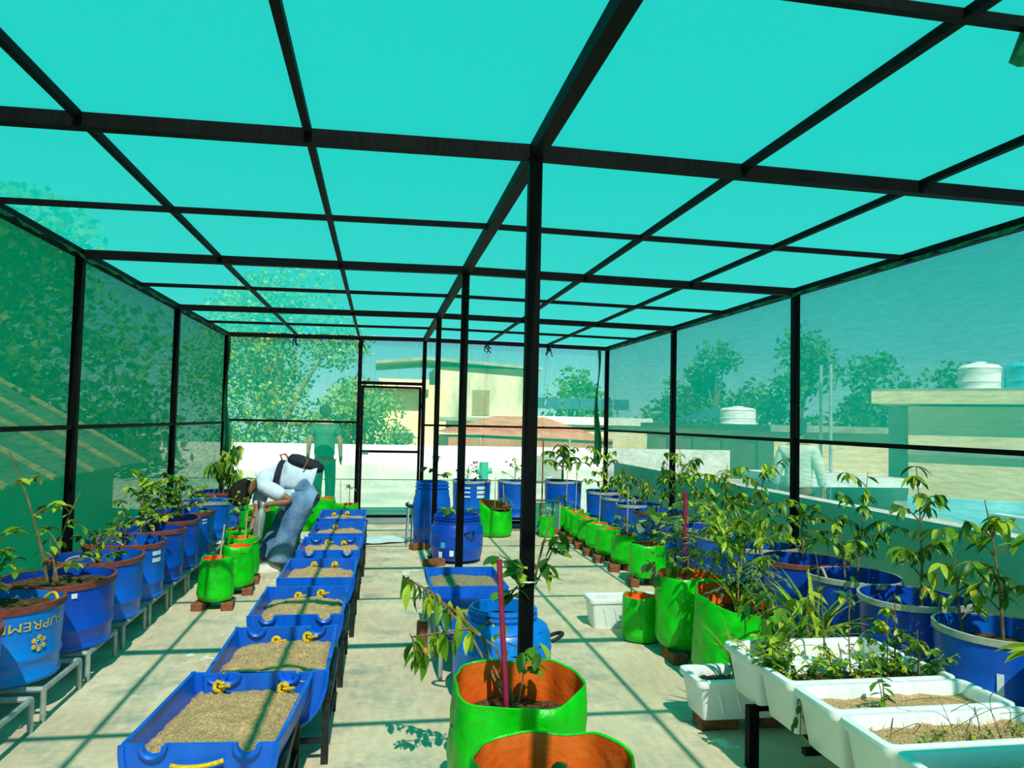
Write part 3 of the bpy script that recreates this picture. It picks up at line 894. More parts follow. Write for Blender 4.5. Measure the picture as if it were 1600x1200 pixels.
kt, kb = keg((.03, 6.2), .225, .74, 'tall blue keg planter with ribbed neck and vine by the doorway', 7, .84, 'blue', z0=.03, handles=())
sapling(kt, (.02, 0, .6), .52, 131, 'round', .09, 26, 3, .18, bare=.35, mats=GREENS)
ks, kbb = keg((.24, 5.22), .285, .47, 'squat blue keg planter with pale stickers behind the second centre post', 8, .84, 'blue_deep', z0=.03, handles=(-1.2,))
drum_patch(kbb, .284, -2.2, .18, .14, .20, 'tank_blue', 'sticker')
drum_patch(kbb, .284, -1.85, .16, .06, .12, 'white_print', 'sticker')
drum_patch(kbb, .284, -2.3, .16, .04, .10, 'white_print', 'sticker')
sapling(ks, (-.12, -.1, .40), .16, 132, 'round', .09, 14, 3, .12, bare=.1, mats=GREENS)
for x, y, lb in ((-.12, 5.95, 'brown brick lying beside the tall blue keg'), (-.02, 4.92, 'brown brick lying in front of the squat blue keg')):
    brick(x, y, lb, .5, (.22, .11, .07), 'loose bricks')
cr = thing('folding_frame', 'folded aluminium frame leaning left of the tall blue keg', 'frame', (-.26, 6.1, 0))
for x0 in (0, .06):
    MB().tube([(x0, 0, 0), (x0 + .02, .15, .5), (x0 + .02, .32, .5), (x0, .42, 0)], .012, 7).build('tube_leg', 'aluminium', cr, True)
MB().box((.04, .22, .46), (.12, .2, .03), ry=.4).build('seat_panel', 'steel_dark', cr)

bd = thing('notice_board', 'teal board with white lettering standing behind the far green bags', 'board', (1.60, 7.12, 0), .05)
MB().box((0, 0, .21), (.44, .03, .42)).build('panel', 'teal_board', bd)
for x in (-.23, .23):
    MB().box((x, 0, .22), (.02, .05, .46)).build('side_frame', 'stake', bd)
MB().box((0, 0, .45), (.48, .05, .02)).build('top_frame', 'stake', bd)
vs, fs = text_mesh('nd', .16)
MB().add([(v[0] + .08, -.0175, .10 + v[1]) for v in vs], fs).build('white_lettering', 'white_print', bd)
for z, s in ((.33, .055), (.25, .035)):
    vs, fs = text_mesh('\u0433\u0438\u0434 \u0433\u0438', s * 1.3)
    MB().add([(-v[0] + .06, -.0175, z - v[1]) for v in vs], [tuple(reversed(f)) for f in fs]).build('white_lettering', 'white_print', bd)
for x0, x1, nm in ((1.38, 1.30, 'leaning'), (1.46, 1.47, 'upright')):
    tag(MB().tube([(x0 + .1, 7.02, 0), (x1 + .1, 7.06, 1.28 if nm == 'upright' else 1.05)], .011, 7).build('wooden_stick', 'stake_brown', None, True), nm + ' brown stick beside the teal board near the back net', 'stick')

# ------------------------------------------------------------------ blue half-drum trays with soil on black tables
def tray(x, y, z, w, L, d, label, seed, bung=False, rope=False, knots=(-.12, .12), soil='soil', group='soil trays down the middle', fill=.0, body='blue_tray', rz=0.0):
    t = thing('soil_tray', label, 'tray', (x, y, z), rz, group)
    rg = random.Random(seed)
    n = 20
    def arc(k, r):   # U-shaped cross-section
        a = PI + PI * k / n
        return (w / 2 - r) * math.copysign(abs(math.cos(a)) ** .62, math.cos(a)), (d - r) * math.sin(a)
    b = MB()
    ny = 6
    for r, flip in ((0, False), (.007, True)):
        vs = [(arc(k, r)[0] * (1 + .0 * j) + .006 * math.sin(j * PI / ny) * (1 if arc(k, r)[0] > 0 else -1) * (1 - abs(arc(k, 0)[1]) / d), j * L / ny, arc(k, r)[1] - .008 * math.sin(j * PI / ny) * (1 - abs(arc(k, 0)[1]) / d)) for j in range(ny + 1) for k in range(n + 1)]
        fs = []
        for j in range(ny):
            for k in range(n):
                f = (j * (n + 1) + k, j * (n + 1) + k + 1, (j + 1) * (n + 1) + k + 1, (j + 1) * (n + 1) + k)
                fs.append(tuple(reversed(f)) if flip else f)
        b.add(vs, fs)
    for k in (0, n):   # rim strip
        b.add([(arc(k, 0)[0], 0, 0), (arc(k, .007)[0], 0, 0), (arc(k, .007)[0], L, 0), (arc(k, 0)[0], L, 0)], [(0, 1, 2, 3)])
        b.tube([(arc(k, 0)[0] + (.006 * math.sin(j * PI / 6)) * (1 if k else -1), j * L / 6, -.008 * math.sin(j * PI / 6)) for j in range(7)], .007, 6)
    sh = b.build('shell', body, t, True, .8)
    top = []
    bx = (.30 * w, .31 * w)
    def topline(notch):
        pts = [(-w / 2, 0.0)]
        for cx in ((-bx[0], bx[1]) if notch else ()):
            for q in range(9):
                a = PI - PI * q / 8
                pts.append((cx + .034 * math.cos(a), -.034 * math.sin(a)))
        pts.append((w / 2, 0.0))
        return pts
    for y0, nt, nm in ((0, bung, 'near_end'), (L, bung and rg.random() < .4, 'far_end')):
        tl = topline(nt)
        lo = [arc(k, 0) for k in range(n, -1, -1)][1:-1]
        poly = tl + lo
        m = len(poly)
        dy = .008
        vs = [(p[0], y0 - dy, p[1]) for p in poly] + [(p[0], y0 + dy, p[1]) for p in poly]
        fs = [tuple(range(m - 1, -1, -1)), tuple(range(m, 2 * m))] + [(i, (i + 1) % m, m + (i + 1) % m, m + i) for i in range(m)]
        e = MB().add(vs, fs).build(nm, body, t)
        MB().tube([(arc(k, -.002)[0], y0 + (-.010 if y0 == 0 else .010), arc(k, -.002)[1]) for k in range(n + 1)], .012, 6).build('chime', body, e, True)
        if y0 == 0:
            MB().box((0, -.012, -.13), (w * .36, .016, .10), taper=.9).build('raised_panel', body, e)
        if nt:
            for cx in (-bx[0], bx[1]):
                MB().tube([(cx + .040 * math.cos(PI + PI * q / 8), y0 - .02, .040 * math.sin(PI + PI * q / 8)) for q in range(9)], .010, 6).build('bung_ring', body, e, True)
        if rope and y0 == 0:
            MB().tube(bez(Vector((-.085, -.03, -.060)), Vector((0, -.052, -.068)), Vector((.085, -.03, -.045)), 8), .0075, 7).build('rope', 'rope_yellow', e, True)
    for kx in knots:   # rope knots on the inside of the far end
        kb_ = MB()
        c = Vector((kx + rg.uniform(-.02, .02), L - .03, -.055 + rg.uniform(-.01, .015)))
        kb_.tube([c + Vector((.02 * math.cos(q), -.006 * math.sin(2 * q), .02 * math.sin(q))) for q in [i * 2 * PI / 9 for i in range(9)]], .0095, 6, True)
        kb_.tube([c, c + Vector((.012, -.012, .0)), c + Vector((.05 * (1 if rg.random() < .5 else -.2), -.03, .012))], .007, 6)
        kb_.build('rope_knot', 'rope_yellow', t, True)
    def sf(u, v):
        X = (u - .5) * (w - .016)
        Y = .012 + v * (L - .024)
        e = min(u, 1 - u) * 2
        zz = -.035 - .035 * v + fill + .03 * math.sin(PI * u) * (.6 + .4 * math.sin(PI * v)) - .02
        zz += .022 * noise.noise(Vector((X * 7 + seed, Y * 7, 0))) + .012 * noise.noise(Vector((X * 22, Y * 22 + seed, 3))) + .010 * max(0, noise.noise(Vector((X * 45, Y * 45, seed)))) 
        if e < .12:
            zz -= .015 * (1 - e / .12)
        return (X, Y, zz)
    MB().grid(44, 60, sf).build('soil', soil, t, True, 3)
    return t

def tray_table(x, y, w, L, h, label, group='black tray tables'):
    t = thing('tray_table', label, 'table', (x, y, 0), 0, group)
    for i in (-1, 1):
        for j in (0, 1):
            MB().box((i * w / 2, j * L, h / 2), (.032, .032, h)).build('leg', 'steel_dark', t)
        MB().box((i * (w / 2 + .006), L / 2, h), (.036, L + .06, .034)).build('long_rail', 'steel_dark', t)
        MB().box((i * w / 2, L / 2, .10), (.02, L, .02)).build('stretcher', 'steel_dark', t)
    for j in (0, 1):
        MB().box((0, j * L, .10), (w, .02, .02)).build('cross_rail', 'steel_dark', t)
    return t

TR = [(-1.185, -.42, 'nearest blue half-drum soil tray with yellow rope on its end'), (-1.07, .31, 'second nearest blue half-drum soil tray, two yellow rope knots inside'),
      (-1.05, 1.29, 'third nearest blue soil tray with a dark twisted shadow across its sand'), (-1.02, 2.30, 'fourth nearest blue soil tray, in front of the bending person'),
      (-1.01, 3.42, 'fifth nearest blue soil tray with notched near end'), (-.99, 4.36, 'sixth nearest blue soil tray with a single rope knot'), (-1.0, 5.46, 'farthest blue soil tray of the middle row, near the door')]
for i, (x, y, lb) in enumerate(TR):
    tray(x, y, .42, .50, .73 if i < 5 else .82, .25, lb, 200 + i, bung=i in (0, 1, 2, 4), rope=i == 0, rz=-.08 if i == 0 else 0, knots=((-.12, .12), (-.04, .10), (-.06, .08), (-.05, .1), (-.03, .1), (-.05,), (-.1, .02))[i])
    tray_table(x, y + .05, .50, .62, .30, ORD[i] + ' black steel tray table from the camera under the middle soil trays')

# centre row: two gravel trays on pipe stands
pipe_stand(.02, 1.62, .50, .46, .29, 'taller galvanised pipe stand left behind the open blue keg', r=.013)
pipe_stand(.0, 2.26, .52, .60, .29, 'taller galvanised pipe stand under the gravel tray before the second centre post', r=.013)
tray(.02, 1.40, .36, .46, .50, .20, 'small blue soil tray half hidden behind the open blue keg', 221, knots=(), soil='soil', group='centre row trays', fill=.0)
tray(.0, 1.96, .42, .50, .66, .22, 'blue gravel-filled tray in front of the second centre post', 222, knots=(), soil='soil_gravel', group='centre row trays', fill=.015)
cup = thing('black_pot', 'small round black pot of soil on the tray behind the open blue keg', 'pot', (-.19, 1.46, .345))
MB().lathe([(.045, 0), (.06, .05), (.065, .055), (.06, .055), (.05, .035)], 20, True).build('pot', 'black_rubber', cup, True)
soil_disc(.052, .042, 3, .004).build('soil', 'soil', cup, True, 3)
brick(-.30, 2.02, 'reddish brick standing by the leg of the centre pipe stand', .2, (.06, .10, .18), 'loose bricks')
tag(MB().lathe([(.018, 0), (.03, .03), (.024, .05), (.014, .06)], 14, True, True).build('clay_cup', 'cup_terracotta', None, True, 1, (-.30, 1.84, 0)), 'tiny orange clay cup on the floor by the centre pipe stand', 'cup')

# open blue keg in the middle with a drooping-leaved branch
kg, kgb = keg((.08, 1.08), .272, .50, 'large open blue keg with threaded neck and black handle behind the first centre post', 9, .66, 'blue_bright', z0=0, handles=(.0, PI))
vs, fs = text_mesh('II', .07)
MB().add([((.2735) * math.cos(-1.95 + v[0] / .272), (.2735) * math.sin(-1.95 + v[0] / .272), .26 + v[1]) for v in vs], fs).build('embossed_mark', 'blue_bright', kgb)
def branch(parent, pts, seed, nleaf, size, kind='lance', mats=LIMES, r=.006, t0=.4, droop=(.4, 1.3)):
    rg = random.Random(seed)
    pts = [Vector(p) for p in pts]
    so = MB().tube(pts, [r * (1 - .5 * i / len(pts)) for i in range(len(pts))], 6).build('branch', 'stem_brown', parent, True, 1)
    lv = []
    for i in range(nleaf):
        t = (t0 + (1 - t0) * (i + rg.random()) / nleaf) * (len(pts) - 1.001)
        p = pts[int(t)].lerp(pts[int(t) + 1], t - int(t))
        lv.append((leaf_m(p + Vector((rg.uniform(-.02, .02), rg.uniform(-.02, .02), rg.uniform(-.02, .02))), rg.uniform(0, 6.28), rg.uniform(*droop), size * rg.uniform(.75, 1.2), rg.uniform(-.5, .5)), pick(rg, mats)))
    put_leaves(so, lv, kind, True)
branch(kg, [(.0, -.05, .38), (-.06, -.14, .47), (-.12, -.2, .46)], 144, 8, .075, t0=.3, droop=(-.1, .6))

# ------------------------------------------------------------------ big green bags in front
b1, o1 = grow_bag((-.09, -.315), .268, .555, 'large green grow bag with orange lining and maroon stake at the first centre post', 301, n=64, flare=.94, soil_dz=.15, ridge=.012, sq=.30, tilt=(0, .012))
stake(b1, (-.035, -.02, .38), (-.075, .02, 1.0), .011, 'stake_maroon', 'maroon_stake')
branch(b1, [(.0, .02, .40), (.03, .06, .52), (.05, .08, .62), (.10, .06, .66)], 302, 12, .075, 'citrus', LIMES, .004, .4, (-.2, .8))
branch(b1, [(.0, .02, .40), (-.02, .10, .56), (-.06, .12, .72)], 303, 5, .07, 'citrus', LIMES, .003, .6, (-.2, .8))
for x in ((.08, -.10), (.13, -.06), (-.16, -.05)):
    herb(b1, (x[0], x[1], .385), .05, 18, int(x[0] * 1000), .05, .02, DARKS, 4)
b2, o2 = grow_bag((-.10, -.97), .26, .525, 'green grow bag with orange lining at the bottom edge of the picture', 305, n=64, flare=.95, soil_dz=.12, ridge=.012, sq=.25, tilt=(0, .015))
branch(b2, [(.04, .04, .36), (.05, .06, .44), (.06, .08, .50)], 306, 6, .06, 'citrus', LIMES, .004, .4, (-.2, .8))
branch(b1, [(.02, .17, .42), (-.04, .27, .60), (-.14, .34, .66), (-.38, .38, .62), (-.33, .38, .54)], 141, 24, .105, t0=.45)
branch(b1, [(.0, .17, .42), (-.10, .32, .64), (-.22, .38, .74), (-.32, .40, .80)], 142, 20, .09, t0=.4)
branch(b1, [(-.01, .17, .42), (-.14, .34, .64), (-.30, .40, .80), (-.42, .42, .86)], 143, 12, .09, t0=.6)
# climbing plant tied to the first centre post
cp = thing('post_vine', 'leafy climber tied with string to the first centre post', 'vine', (.02, .05, 0))
MB().tube([(-.02, .10, 0), (.02, .02, .4), (.0, -.045, .8), (.05, -.05, 1.02), (.09, -.04, 1.12)], [.008, .007, .006, .005, .003], 6).build('vine_stem', 'stem_brown', cp, True, 1)
branch(cp, [(.0, -.04, .84), (-.06, -.06, .92), (-.14, -.06, .97)], 311, 12, .085, 'round', GREENS, .004, .2, (-.1, .9))
branch(cp, [(.02, -.045, .84), (.07, -.06, .95), (.12, -.06, 1.06)], 312, 14, .085, 'citrus', GREENS, .004, .2, (-.2, .9))
branch(cp, [(.0, -.045, .80), (-.06, -.06, .83), (-.14, -.06, .80)], 313, 10, .085, 'round', GREENS, .004, .2, (-.1, .9))
MB().tube([(-.02 + .045 * math.cos(q), -.05 + .045 * math.sin(q), .86) for q in [i * 2 * PI / 12 for i in range(12)]], .004, 5, True).build('string_tie', 'white_print', cp, True)

# ------------------------------------------------------------------ left green bags beside the aisle
LB = [(-1.86, 3.28, .135, .33, 'small green grow bag with an orange top and bare twig, nearest in the left aisle'),
      (-1.80, 3.80, .145, .34, 'green grow bag with bright orange top, second in the left aisle'),
      (-1.82, 4.24, .150, .35, 'green grow bag the bending person reaches into'),
      (-1.93, 4.64, .13, .36, 'green grow bag standing behind the reaching hand'),
      (-1.80, 5.30, .17, .46, 'green grow bag behind the steel bottle'),
      (-1.62, 5.72, .17, .48, 'taller green grow bag hidden behind the jeans'),
      (-1.96, 5.80, .16, .46, 'green grow bag beside the drums left of the person')]
for i, (x, y, R, h, lb) in enumerate(LB):
    t, o = grow_bag((x, y), R, h, lb, 320 + i, z0=.06, flare=.86, soil_dz=.04, soil_m='bag_lining' if i < 3 else 'soil_dark', group='green bags of the left aisle')
    for s in (-1, 1):
        brick(x + s * R * .75, y - .02, ('left' if s < 0 else 'right') + ' brick propping up the ' + ['nearest', 'second', 'third', 'fourth', 'fifth', 'sixth', 'seventh'][i] + ' green bag of the left aisle', .1 * s + PI / 2, (.22, .09, .06))
    if i in (0, 2):
        stake(t, (.02, 0, h - .05), (.05 if i == 0 else .03, .0, h + (.26 if i == 0 else .36)), .007)
    if i in (3, 5, 6):
        sapling(t, (0, 0, h - .05), .42, 340 + i, 'citrus', .06, 40, 5, .16, bare=.3, mats=GREENS)
for i, (x, y, R, h, lb) in enumerate([(-1.62, 7.55, .17, .40, 'green grow bag with a fern at the back net behind the person'), (-1.35, 7.60, .19, .42, 'wide green grow bag at the back net behind the person'),
                                      (-1.02, 7.45, .17, .36, 'green grow bag with a small seedling left of the door'), (-1.18, 7.15, .15, .30, 'low green grow bag in front of the seedling bag by the door')]):
    t, o = grow_bag((x, y), R, h, lb, 350 + i, flare=.9, soil_dz=.04, group='green bags at the back net')
    if i == 0:
        feathery(t, (.05, 0, h - .05), .3, 355, 10, .2, DARKS)
    if i == 2:
        stake(t, (-.08, 0, h - .05), (-.09, 0, h + .34), .005)
        sapling(t, (.03, 0, h - .05), .32, 356, 'citrus', .07, 10, 3, .08, bare=.75, mats=GREENS)

# ------------------------------------------------------------------ centre back and right aisle bags
for i, (x, y, R, h, lb) in enumerate([(.93, 6.98, .215, .40, 'big tilted green grow bag behind the squat blue keg'), (.62, 7.10, .17, .28, 'low green grow bag beside the big tilted one'), (1.60, 6.86, .10, .27, 'small green grow bag beside the teal board')]):
    t, o = grow_bag((x, y), R, h, lb, 360 + i, flare=1.0 if i == 0 else .92, soil_dz=.04, tilt=(-.035, .05) if i == 0 else (0, 0), soil_m='soil_dark', group='green bags in front of the back drums')
    if i == 0:
        feathery(t, (.12, 0, h - .05), .2, 366, 8, .12, GREYS)
        stake(t, (-.3 + .3, .1, h - .04), (.0, .1, h + .36), .005)
    else:
        sapling(t, (0, 0, h - .05), .14, 367 + i, 'citrus', .05, 12, 3, .08, bare=.2)
RB = [(1.92, 7.20, .13, .29), (1.95, 6.80, .13, .29), (1.93, 6.42, .13, .29), (1.93, 6.02, .13, .28), (1.92, 5.58, .135, .28), (1.92, 5.14, .14, .28), (1.94, 4.62, .14, .29), (1.93, 3.92, .175, .31)]
RL = ['farthest small green bag of the right aisle, with a small plant', 'seventh small green bag of the right aisle counted from the camera, with a pale stake', 'sixth small green bag of the right aisle counted from the camera',
      'fifth small green bag of the right aisle counted from the camera', 'fourth small green bag of the right aisle counted from the camera, with a pale stake', 'third small green bag of the right aisle, its top folded shut', 'second small green bag of the right aisle, with grey-leaved plant',
      'green bag with broad dark leaves behind the far white planter box']
RB_SHORT = ['the farthest small bag of the right aisle'] + [q + ' small bag from the camera in the right aisle' for q in ('the seventh', 'the sixth', 'the fifth', 'the fourth', 'the third', 'the second')] + ['the broad-leaved bag of the right aisle']
for i, (x, y, R, h) in enumerate(RB):
    t, o = grow_bag((x, y), R, h, RL[i], 380 + i, z0=.07, flare=.95, soil_dz=.035, soil_m='bag_lining' if i in (1, 3, 4, 7) else 'soil_dark', group='green bags of the right aisle')
    for s in (-1, 1):
        brick(x + s * R * .6 - .05, y - .06, ('left' if s < 0 else 'right') + ' brick under ' + RB_SHORT[i], PI / 2 + .2 * s, (.20, .10, .07))
    if i in (0, 1, 4, 6):
        stake(t, (.02, 0, h - .05), (.03, .0, h + (.5 if i != 4 else .42)), .006)
    if i == 0:
        sapling(t, (0, 0, h - .05), .25, 390, 'lance', .09, 10, 3, .1, bare=.3)
    if i == 6:
        sapling(t, (0, 0, h - .05), .26, 391, 'citrus', .08, 26, 5, .14, bare=.2, mats=GREYS)
    if i == 7:
        sapling(t, (.0, -.06, h - .05), .40, 392, 'round', .14, 16, 4, .2, bare=.2, mats=DARKS + [('leaf_grey', 3)], single=True)
        sapling(t, (.10, -.02, h - .05), .40, 393, 'round', .12, 8, 3, .16, bare=.3, mats=GREYS, single=True)
# two big right bags and the small one beside them
t, o = grow_bag((1.45, 1.76), .225, .46, 'big green grow bag with maroon stake and feathery plant behind the front planters', 401, z0=.06, n=56, flare=1.0, soil_dz=.05, soil_m='bag_lining', sq=.2)
stake(t, (-.07, -.10, .38), (-.07, -.10, 1.02), .014, 'stake_maroon', 'maroon_stake')
feathery(t, (.0, -.02, .40), .64, 402, 20, .25, LIMES, (.06, 0))
branch(t, [(-.10, -.05, .40), (-.14, -.06, .52), (-.14, -.08, .62)], 403, 12, .08, 'citrus', LIMES, .004, .3)
branch(t, [(-.14, 0, .40), (-.22, .0, .50), (-.30, .0, .56)], 404, 6, .11, 'round', GREYS, .004, .3)
herb(t, (.1, -.05, .40), .2, 50, 405, .14, .03, LIMES, 6)
branch(t, [(.2, -.05, .42), (.25, -.1, .6), (.34, -.12, .72), (.40, -.15, .84)], 406, 4, .05, 'citrus', LIMES, .005, .7)
t, o = grow_bag((1.46, 1.10), .235, .44, 'big green grow bag with bushy plant nearest the white planters', 411, z0=.07, n=56, flare=.98, soil_dz=.08, soil_m='soil_dark', sq=.2, tilt=(-.03, .05))
sapling(t, (.06, .02, .36), .60, 412, 'lance', .075, 290, 20, .24, bare=.40, mats=LIMES, single=True, stem='stem_green', r0=.009)
feathery(t, (.08, -.06, .36), .36, 413, 9, .24, GREYS)
sapling(t, (.02, -.14, .36), .26, 414, 'lance', .10, 22, 4, .16, bare=.3, mats=DARKS, single=True)
grass(t, (-.05, -.16, .36), 10, .36, 415)
stake(t, (-.04, -.13, .36), (-.04, -.13, .68), .005, 'stem_green', 'thin_cane')
for s in ((1.30, 1.62, 'left brick under the big staked green bag'), (1.36, .96, 'left brick under the big bushy green bag'), (1.58, 1.6, 'right brick under the big staked green bag'), (1.6, .98, 'right brick under the big bushy green bag')):
    brick(s[0], s[1], s[2], PI / 2, (.22, .10, .07))
t, o = grow_bag((1.235, 2.09), .130, .31, 'small dark-mouthed green bag squeezed behind the big staked bag', 421, flare=.95, soil_dz=.05, soil_m='bag_lining')

# ------------------------------------------------------------------ white planter boxes
def planter(x0, y0, L, w, h, z, label, seed, body='white_plastic', soil='soil_dark', soil_dz=.07, group='white planter boxes'):
    t = thing('planter_box', label, 'planter box', (x0 + L / 2, y0 + w / 2, z), 0, group)
    hx, hy = L / 2, w / 2
    b = MB().loft_rr([(hx * .86, hy * .74, .02, 0), (hx * .87, hy * .76, .025, .006), (hx * .94, hy * .90, .03, h - .045), (hx * .945, hy * .905, .03, h - .04), (hx - .003, hy - .003, .035, h - .036), (hx, hy, .036, h - .02),
                      (hx - .003, hy - .003, .036, h - .004), (hx - .012, hy - .012, .032, h), (hx - .03, hy - .03, .026, h - .002), (hx - .036, hy - .036, .024, h - .012), (hx * .90, hy * .74, .022, h - .06), (hx * .86, hy * .68, .02, h - .12)])
    bo = b.build('box', body, t, True, .7)
    for i in range(-2, 3):   # moulded ribs on the long sides
        for s in (-1, 1):
            MB().bar((i * L * .15 + .02, s * hy * .80, .03), (i * L * .15 - .01, s * hy * .905, h - .07), .012, .006).build('rib', body, bo)
    def sf(u, v):
        X, Y = (u - .5) * L * .91, (v - .5) * w * .78
        return (X, Y, h - soil_dz + .016 * noise.noise(Vector((X * 9 + seed, Y * 9, 1))) + .008 * noise.noise(Vector((X * 30, Y * 30, seed))))
    MB().grid(36, 14, sf).build('soil', soil, t, True, 3)
    return t
bench = thing('planter_bench', 'black steel bench carrying the row of white planter boxes', 'bench', (1.40, -.45, 0))
for x in (-.34, .34):
    for y in (-.88, .54):
        MB().box((x, y, .135), (.045, .045, .27)).build('leg', 'steel_black', bench)
    MB().box((x * .72, -.17, .265), (.045, 1.50, .03)).build('long_rail', 'steel_black', bench)
for y in (-.88, -.4, .08, .54):
    MB().box((0, y, .262), (.72, .03, .024)).build('cross_rail', 'steel_black', bench)
PB = []
for i, (y0, lb, bd_) in enumerate([(.02, 'white planter box farthest back on the bench, with a thin sapling', 'white_plastic'), (-.295, 'white planter box full of trailing mint on the bench', 'white_plastic'),
                                   (-.605, 'white planter box of bare sandy soil in the middle of the bench', 'white_plastic'), (-.915, 'white planter box with dry stalks and few sprouts on the bench', 'white_plastic'),
                                   (-1.225, 'white planter box of dark soil at the bottom right corner', 'white_plastic')]):
    PB.append(planter(1.02, y0, .77, .30, .22, .28, lb, 430 + i, bd_, soil=('soil', 'soil_dark', 'soil', 'soil', 'soil_dark')[i], soil_dz=(.07, .055, .05, .045, .065)[i]))
pf = planter(.95, .42, .62, .28, .20, .07, 'white planter box on bricks below the bench, with grass', 440, soil_dz=.05)
pg = planter(.95, 2.38, .56, .24, .22, .0, 'white planter box on the floor beside the small green bag', 441, soil_dz=.10)
for x, y, sd in ((1.10, .56, 'left'), (1.42, .56, 'right')):
    brick(x, y, sd + ' brown brick under the white planter box below the bench', 0, (.20, .12, .07))
stake(pg, (.06, -.02, .12), (.07, -.02, .38), .006, 'stem_brown')
def litter(parent, n, lx, ly, z, seed, size=.03):
    rg_ = random.Random(seed)
    b = MB()
    for i in range(n):
        mx = leaf_m(Vector((rg_.uniform(-lx, lx), rg_.uniform(-ly, ly), z)), rg_.uniform(0, 6.28), rg_.uniform(-1.2, .1), size * rg_.uniform(.5, 1.3))
        b.add([mx @ Vector(v) for v in ((0, -.05, 0), (.5, -.06, .1), (1, 0, 0), (.5, .06, .1))], [(0, 1, 2, 3)])
    o = b.build('dry_litter', 'straw', parent)
    o['kind'] = 'stuff'
litter(PB[3], 520, .33, .10, .175, 1)
litter(PB[2], 120, .33, .10, .17, 2, .02)
litter(PB[4], 90, .33, .10, .155, 3)
litter(pf, 70, .25, .08, .15, 4)
# what grows in the boxes
rg = random.Random(77)
herb(PB[0], (-.30, -.08, .15), .18, 80, 450, .18, .045, LIMES, 8, 'citrus', True)
herb(PB[1], (-.34, .05, .17), .15, 100, 451, .18, .045, LIMES, 9, 'citrus', True)
for i in range(9):
    herb(PB[1], (-.28 + .075 * i, rg.uniform(-.05, .05), .165), .13, 60, 460 + i, .12, .032, LIMES, 5)
for i, x in enumerate((.0, .16, .22, .28)):
    sapling(PB[1], (x, rg.uniform(-.03, .05), .165), (.44, .30, .36, .22)[i], 470 + i, 'citrus', .045, 46 if i else 26, 5, .12, bare=.3, mats=GREENS if i else DARKS, r0=.004)
branch(PB[1], [(-.3, -.10, .17), (-.33, -.16, .20), (-.345, -.17, .12), (-.35, -.175, .02)], 480, 12, .045, 'citrus', DARKS, .003, .4)
sapling(PB[0], (.04, -.03, .15), .52, 481, 'citrus', .05, 10, 3, .10, bare=.2, mats=GREENS, r0=.005, lean=(-.05, 0))
sapling(PB[0], (-.2, .06, .15), .34, 482, 'lance', .10, 24, 4, .14, bare=.4, mats=GREENS, single=True)
grass(PB[0], (-.12, .08, .15), 12, .42, 483, spread=.75)
herb(PB[2], (-.1, -.03, .17), .18, 14, 484, .06, .045, DARKS, 2, 'citrus', True)
for i in range(12):
    rgx = random.Random(490 + i)
    x = rgx.uniform(-.33, .33)
    MB().tube(bez(Vector((x, rgx.uniform(-.06, .06), .165)), Vector((x + rgx.uniform(-.1, .1), 0, .165 + rgx.uniform(.06, .2))), Vector((x + rgx.uniform(-.22, .22), rgx.uniform(-.15, .15), .165 + rgx.uniform(.0, .14))), 8), .0013, 4).build('dry_stalk', 'wire', PB[3], True)
for i in range(6):
    herb(PB[3], (-.2 + .1 * i + rg.uniform(-.03, .03), rg.uniform(-.05, .05), .168), .045, 14, 500 + i, .04, .022, LIMES, 4)
herb(PB[4], (-.05, .03, .15), .05, 24, 510, .08, .035, DARKS, 5)
herb(PB[4], (.12, .0, .15), .06, 24, 511, .1, .035, LIMES, 5)
grass(pf, (-.05, .0, .15), 14, .34, 512, spread=.5)
herb(pf, (.0, .03, .15), .1, 20, 513, .12, .03, GREYS, 6)
grass(pf, (.06, .06, .15), 8, .30, 514, spread=.7)
# lemon grass bunch behind the boxes, in a small bag
lg, _ = grow_bag((1.86, .92), .12, .28, 'green bag of tall lemon grass between the big bag and the right drums', 520, soil_dz=.04)
grass(lg, (0, 0, .24), 26, .55, 521, spread=.75)
sapling(lg, (-.06, -.04, .24), .36, 522, 'lance', .11, 30, 5, .16, bare=.3, mats=LIMES, single=True)
# leaves poking in at the right edge: the plant of a drum just outside the frame
nd = drum_planter((2.44, -.40), .29, .38, 'zinc', 'blue half-drum planter outside the right edge, only its lime leaves showing', 530, 'blue')[0]
pipe_stand(2.44, -.40, .44, .44, .17, 'pipe stand under the drum at the far right edge of the picture')
branch(nd, [(-.1, 0, .3), (-.34, -.10, .46), (-.50, -.16, .52), (-.60, -.20, .53)], 531, 12, .12, 'citrus', LIMES, .005, .5, (-.1, .5))

tag(MB().grid(14, 10, lambda u, v: (-1.55 + 1.25 * u + .1 * math.sin(v * 5), 6.35 + .55 * v + .08 * math.sin(u * 7), .012 + .03 * abs(noise.noise(Vector((u * 4, v * 4, 2)))))).build('plastic_sheet', 'sheet_plastic', None, True, 3), 'crumpled pale plastic sheet on the floor near the door', 'sheet')
for i, (x, y, z, h) in enumerate([(.22, -1.33, 2.66, .16)]):
    pass
ns = MB().grid(8, 12, lambda u, v: (1.175 + .045 * math.cos(u * 2 * PI) * (.3 + v * .9) * (1 + .25 * math.sin(u * 19)), -1.33 + .045 * math.sin(u * 2 * PI) * (.3 + v * .9), 2.715 - .13 * v + .012 * math.sin(u * 25))).build('net_scrap', 'net_fold', None, True, 3)
tag(ns, 'knotted scrap of green net hanging from a roof beam at top right', 'net scrap')

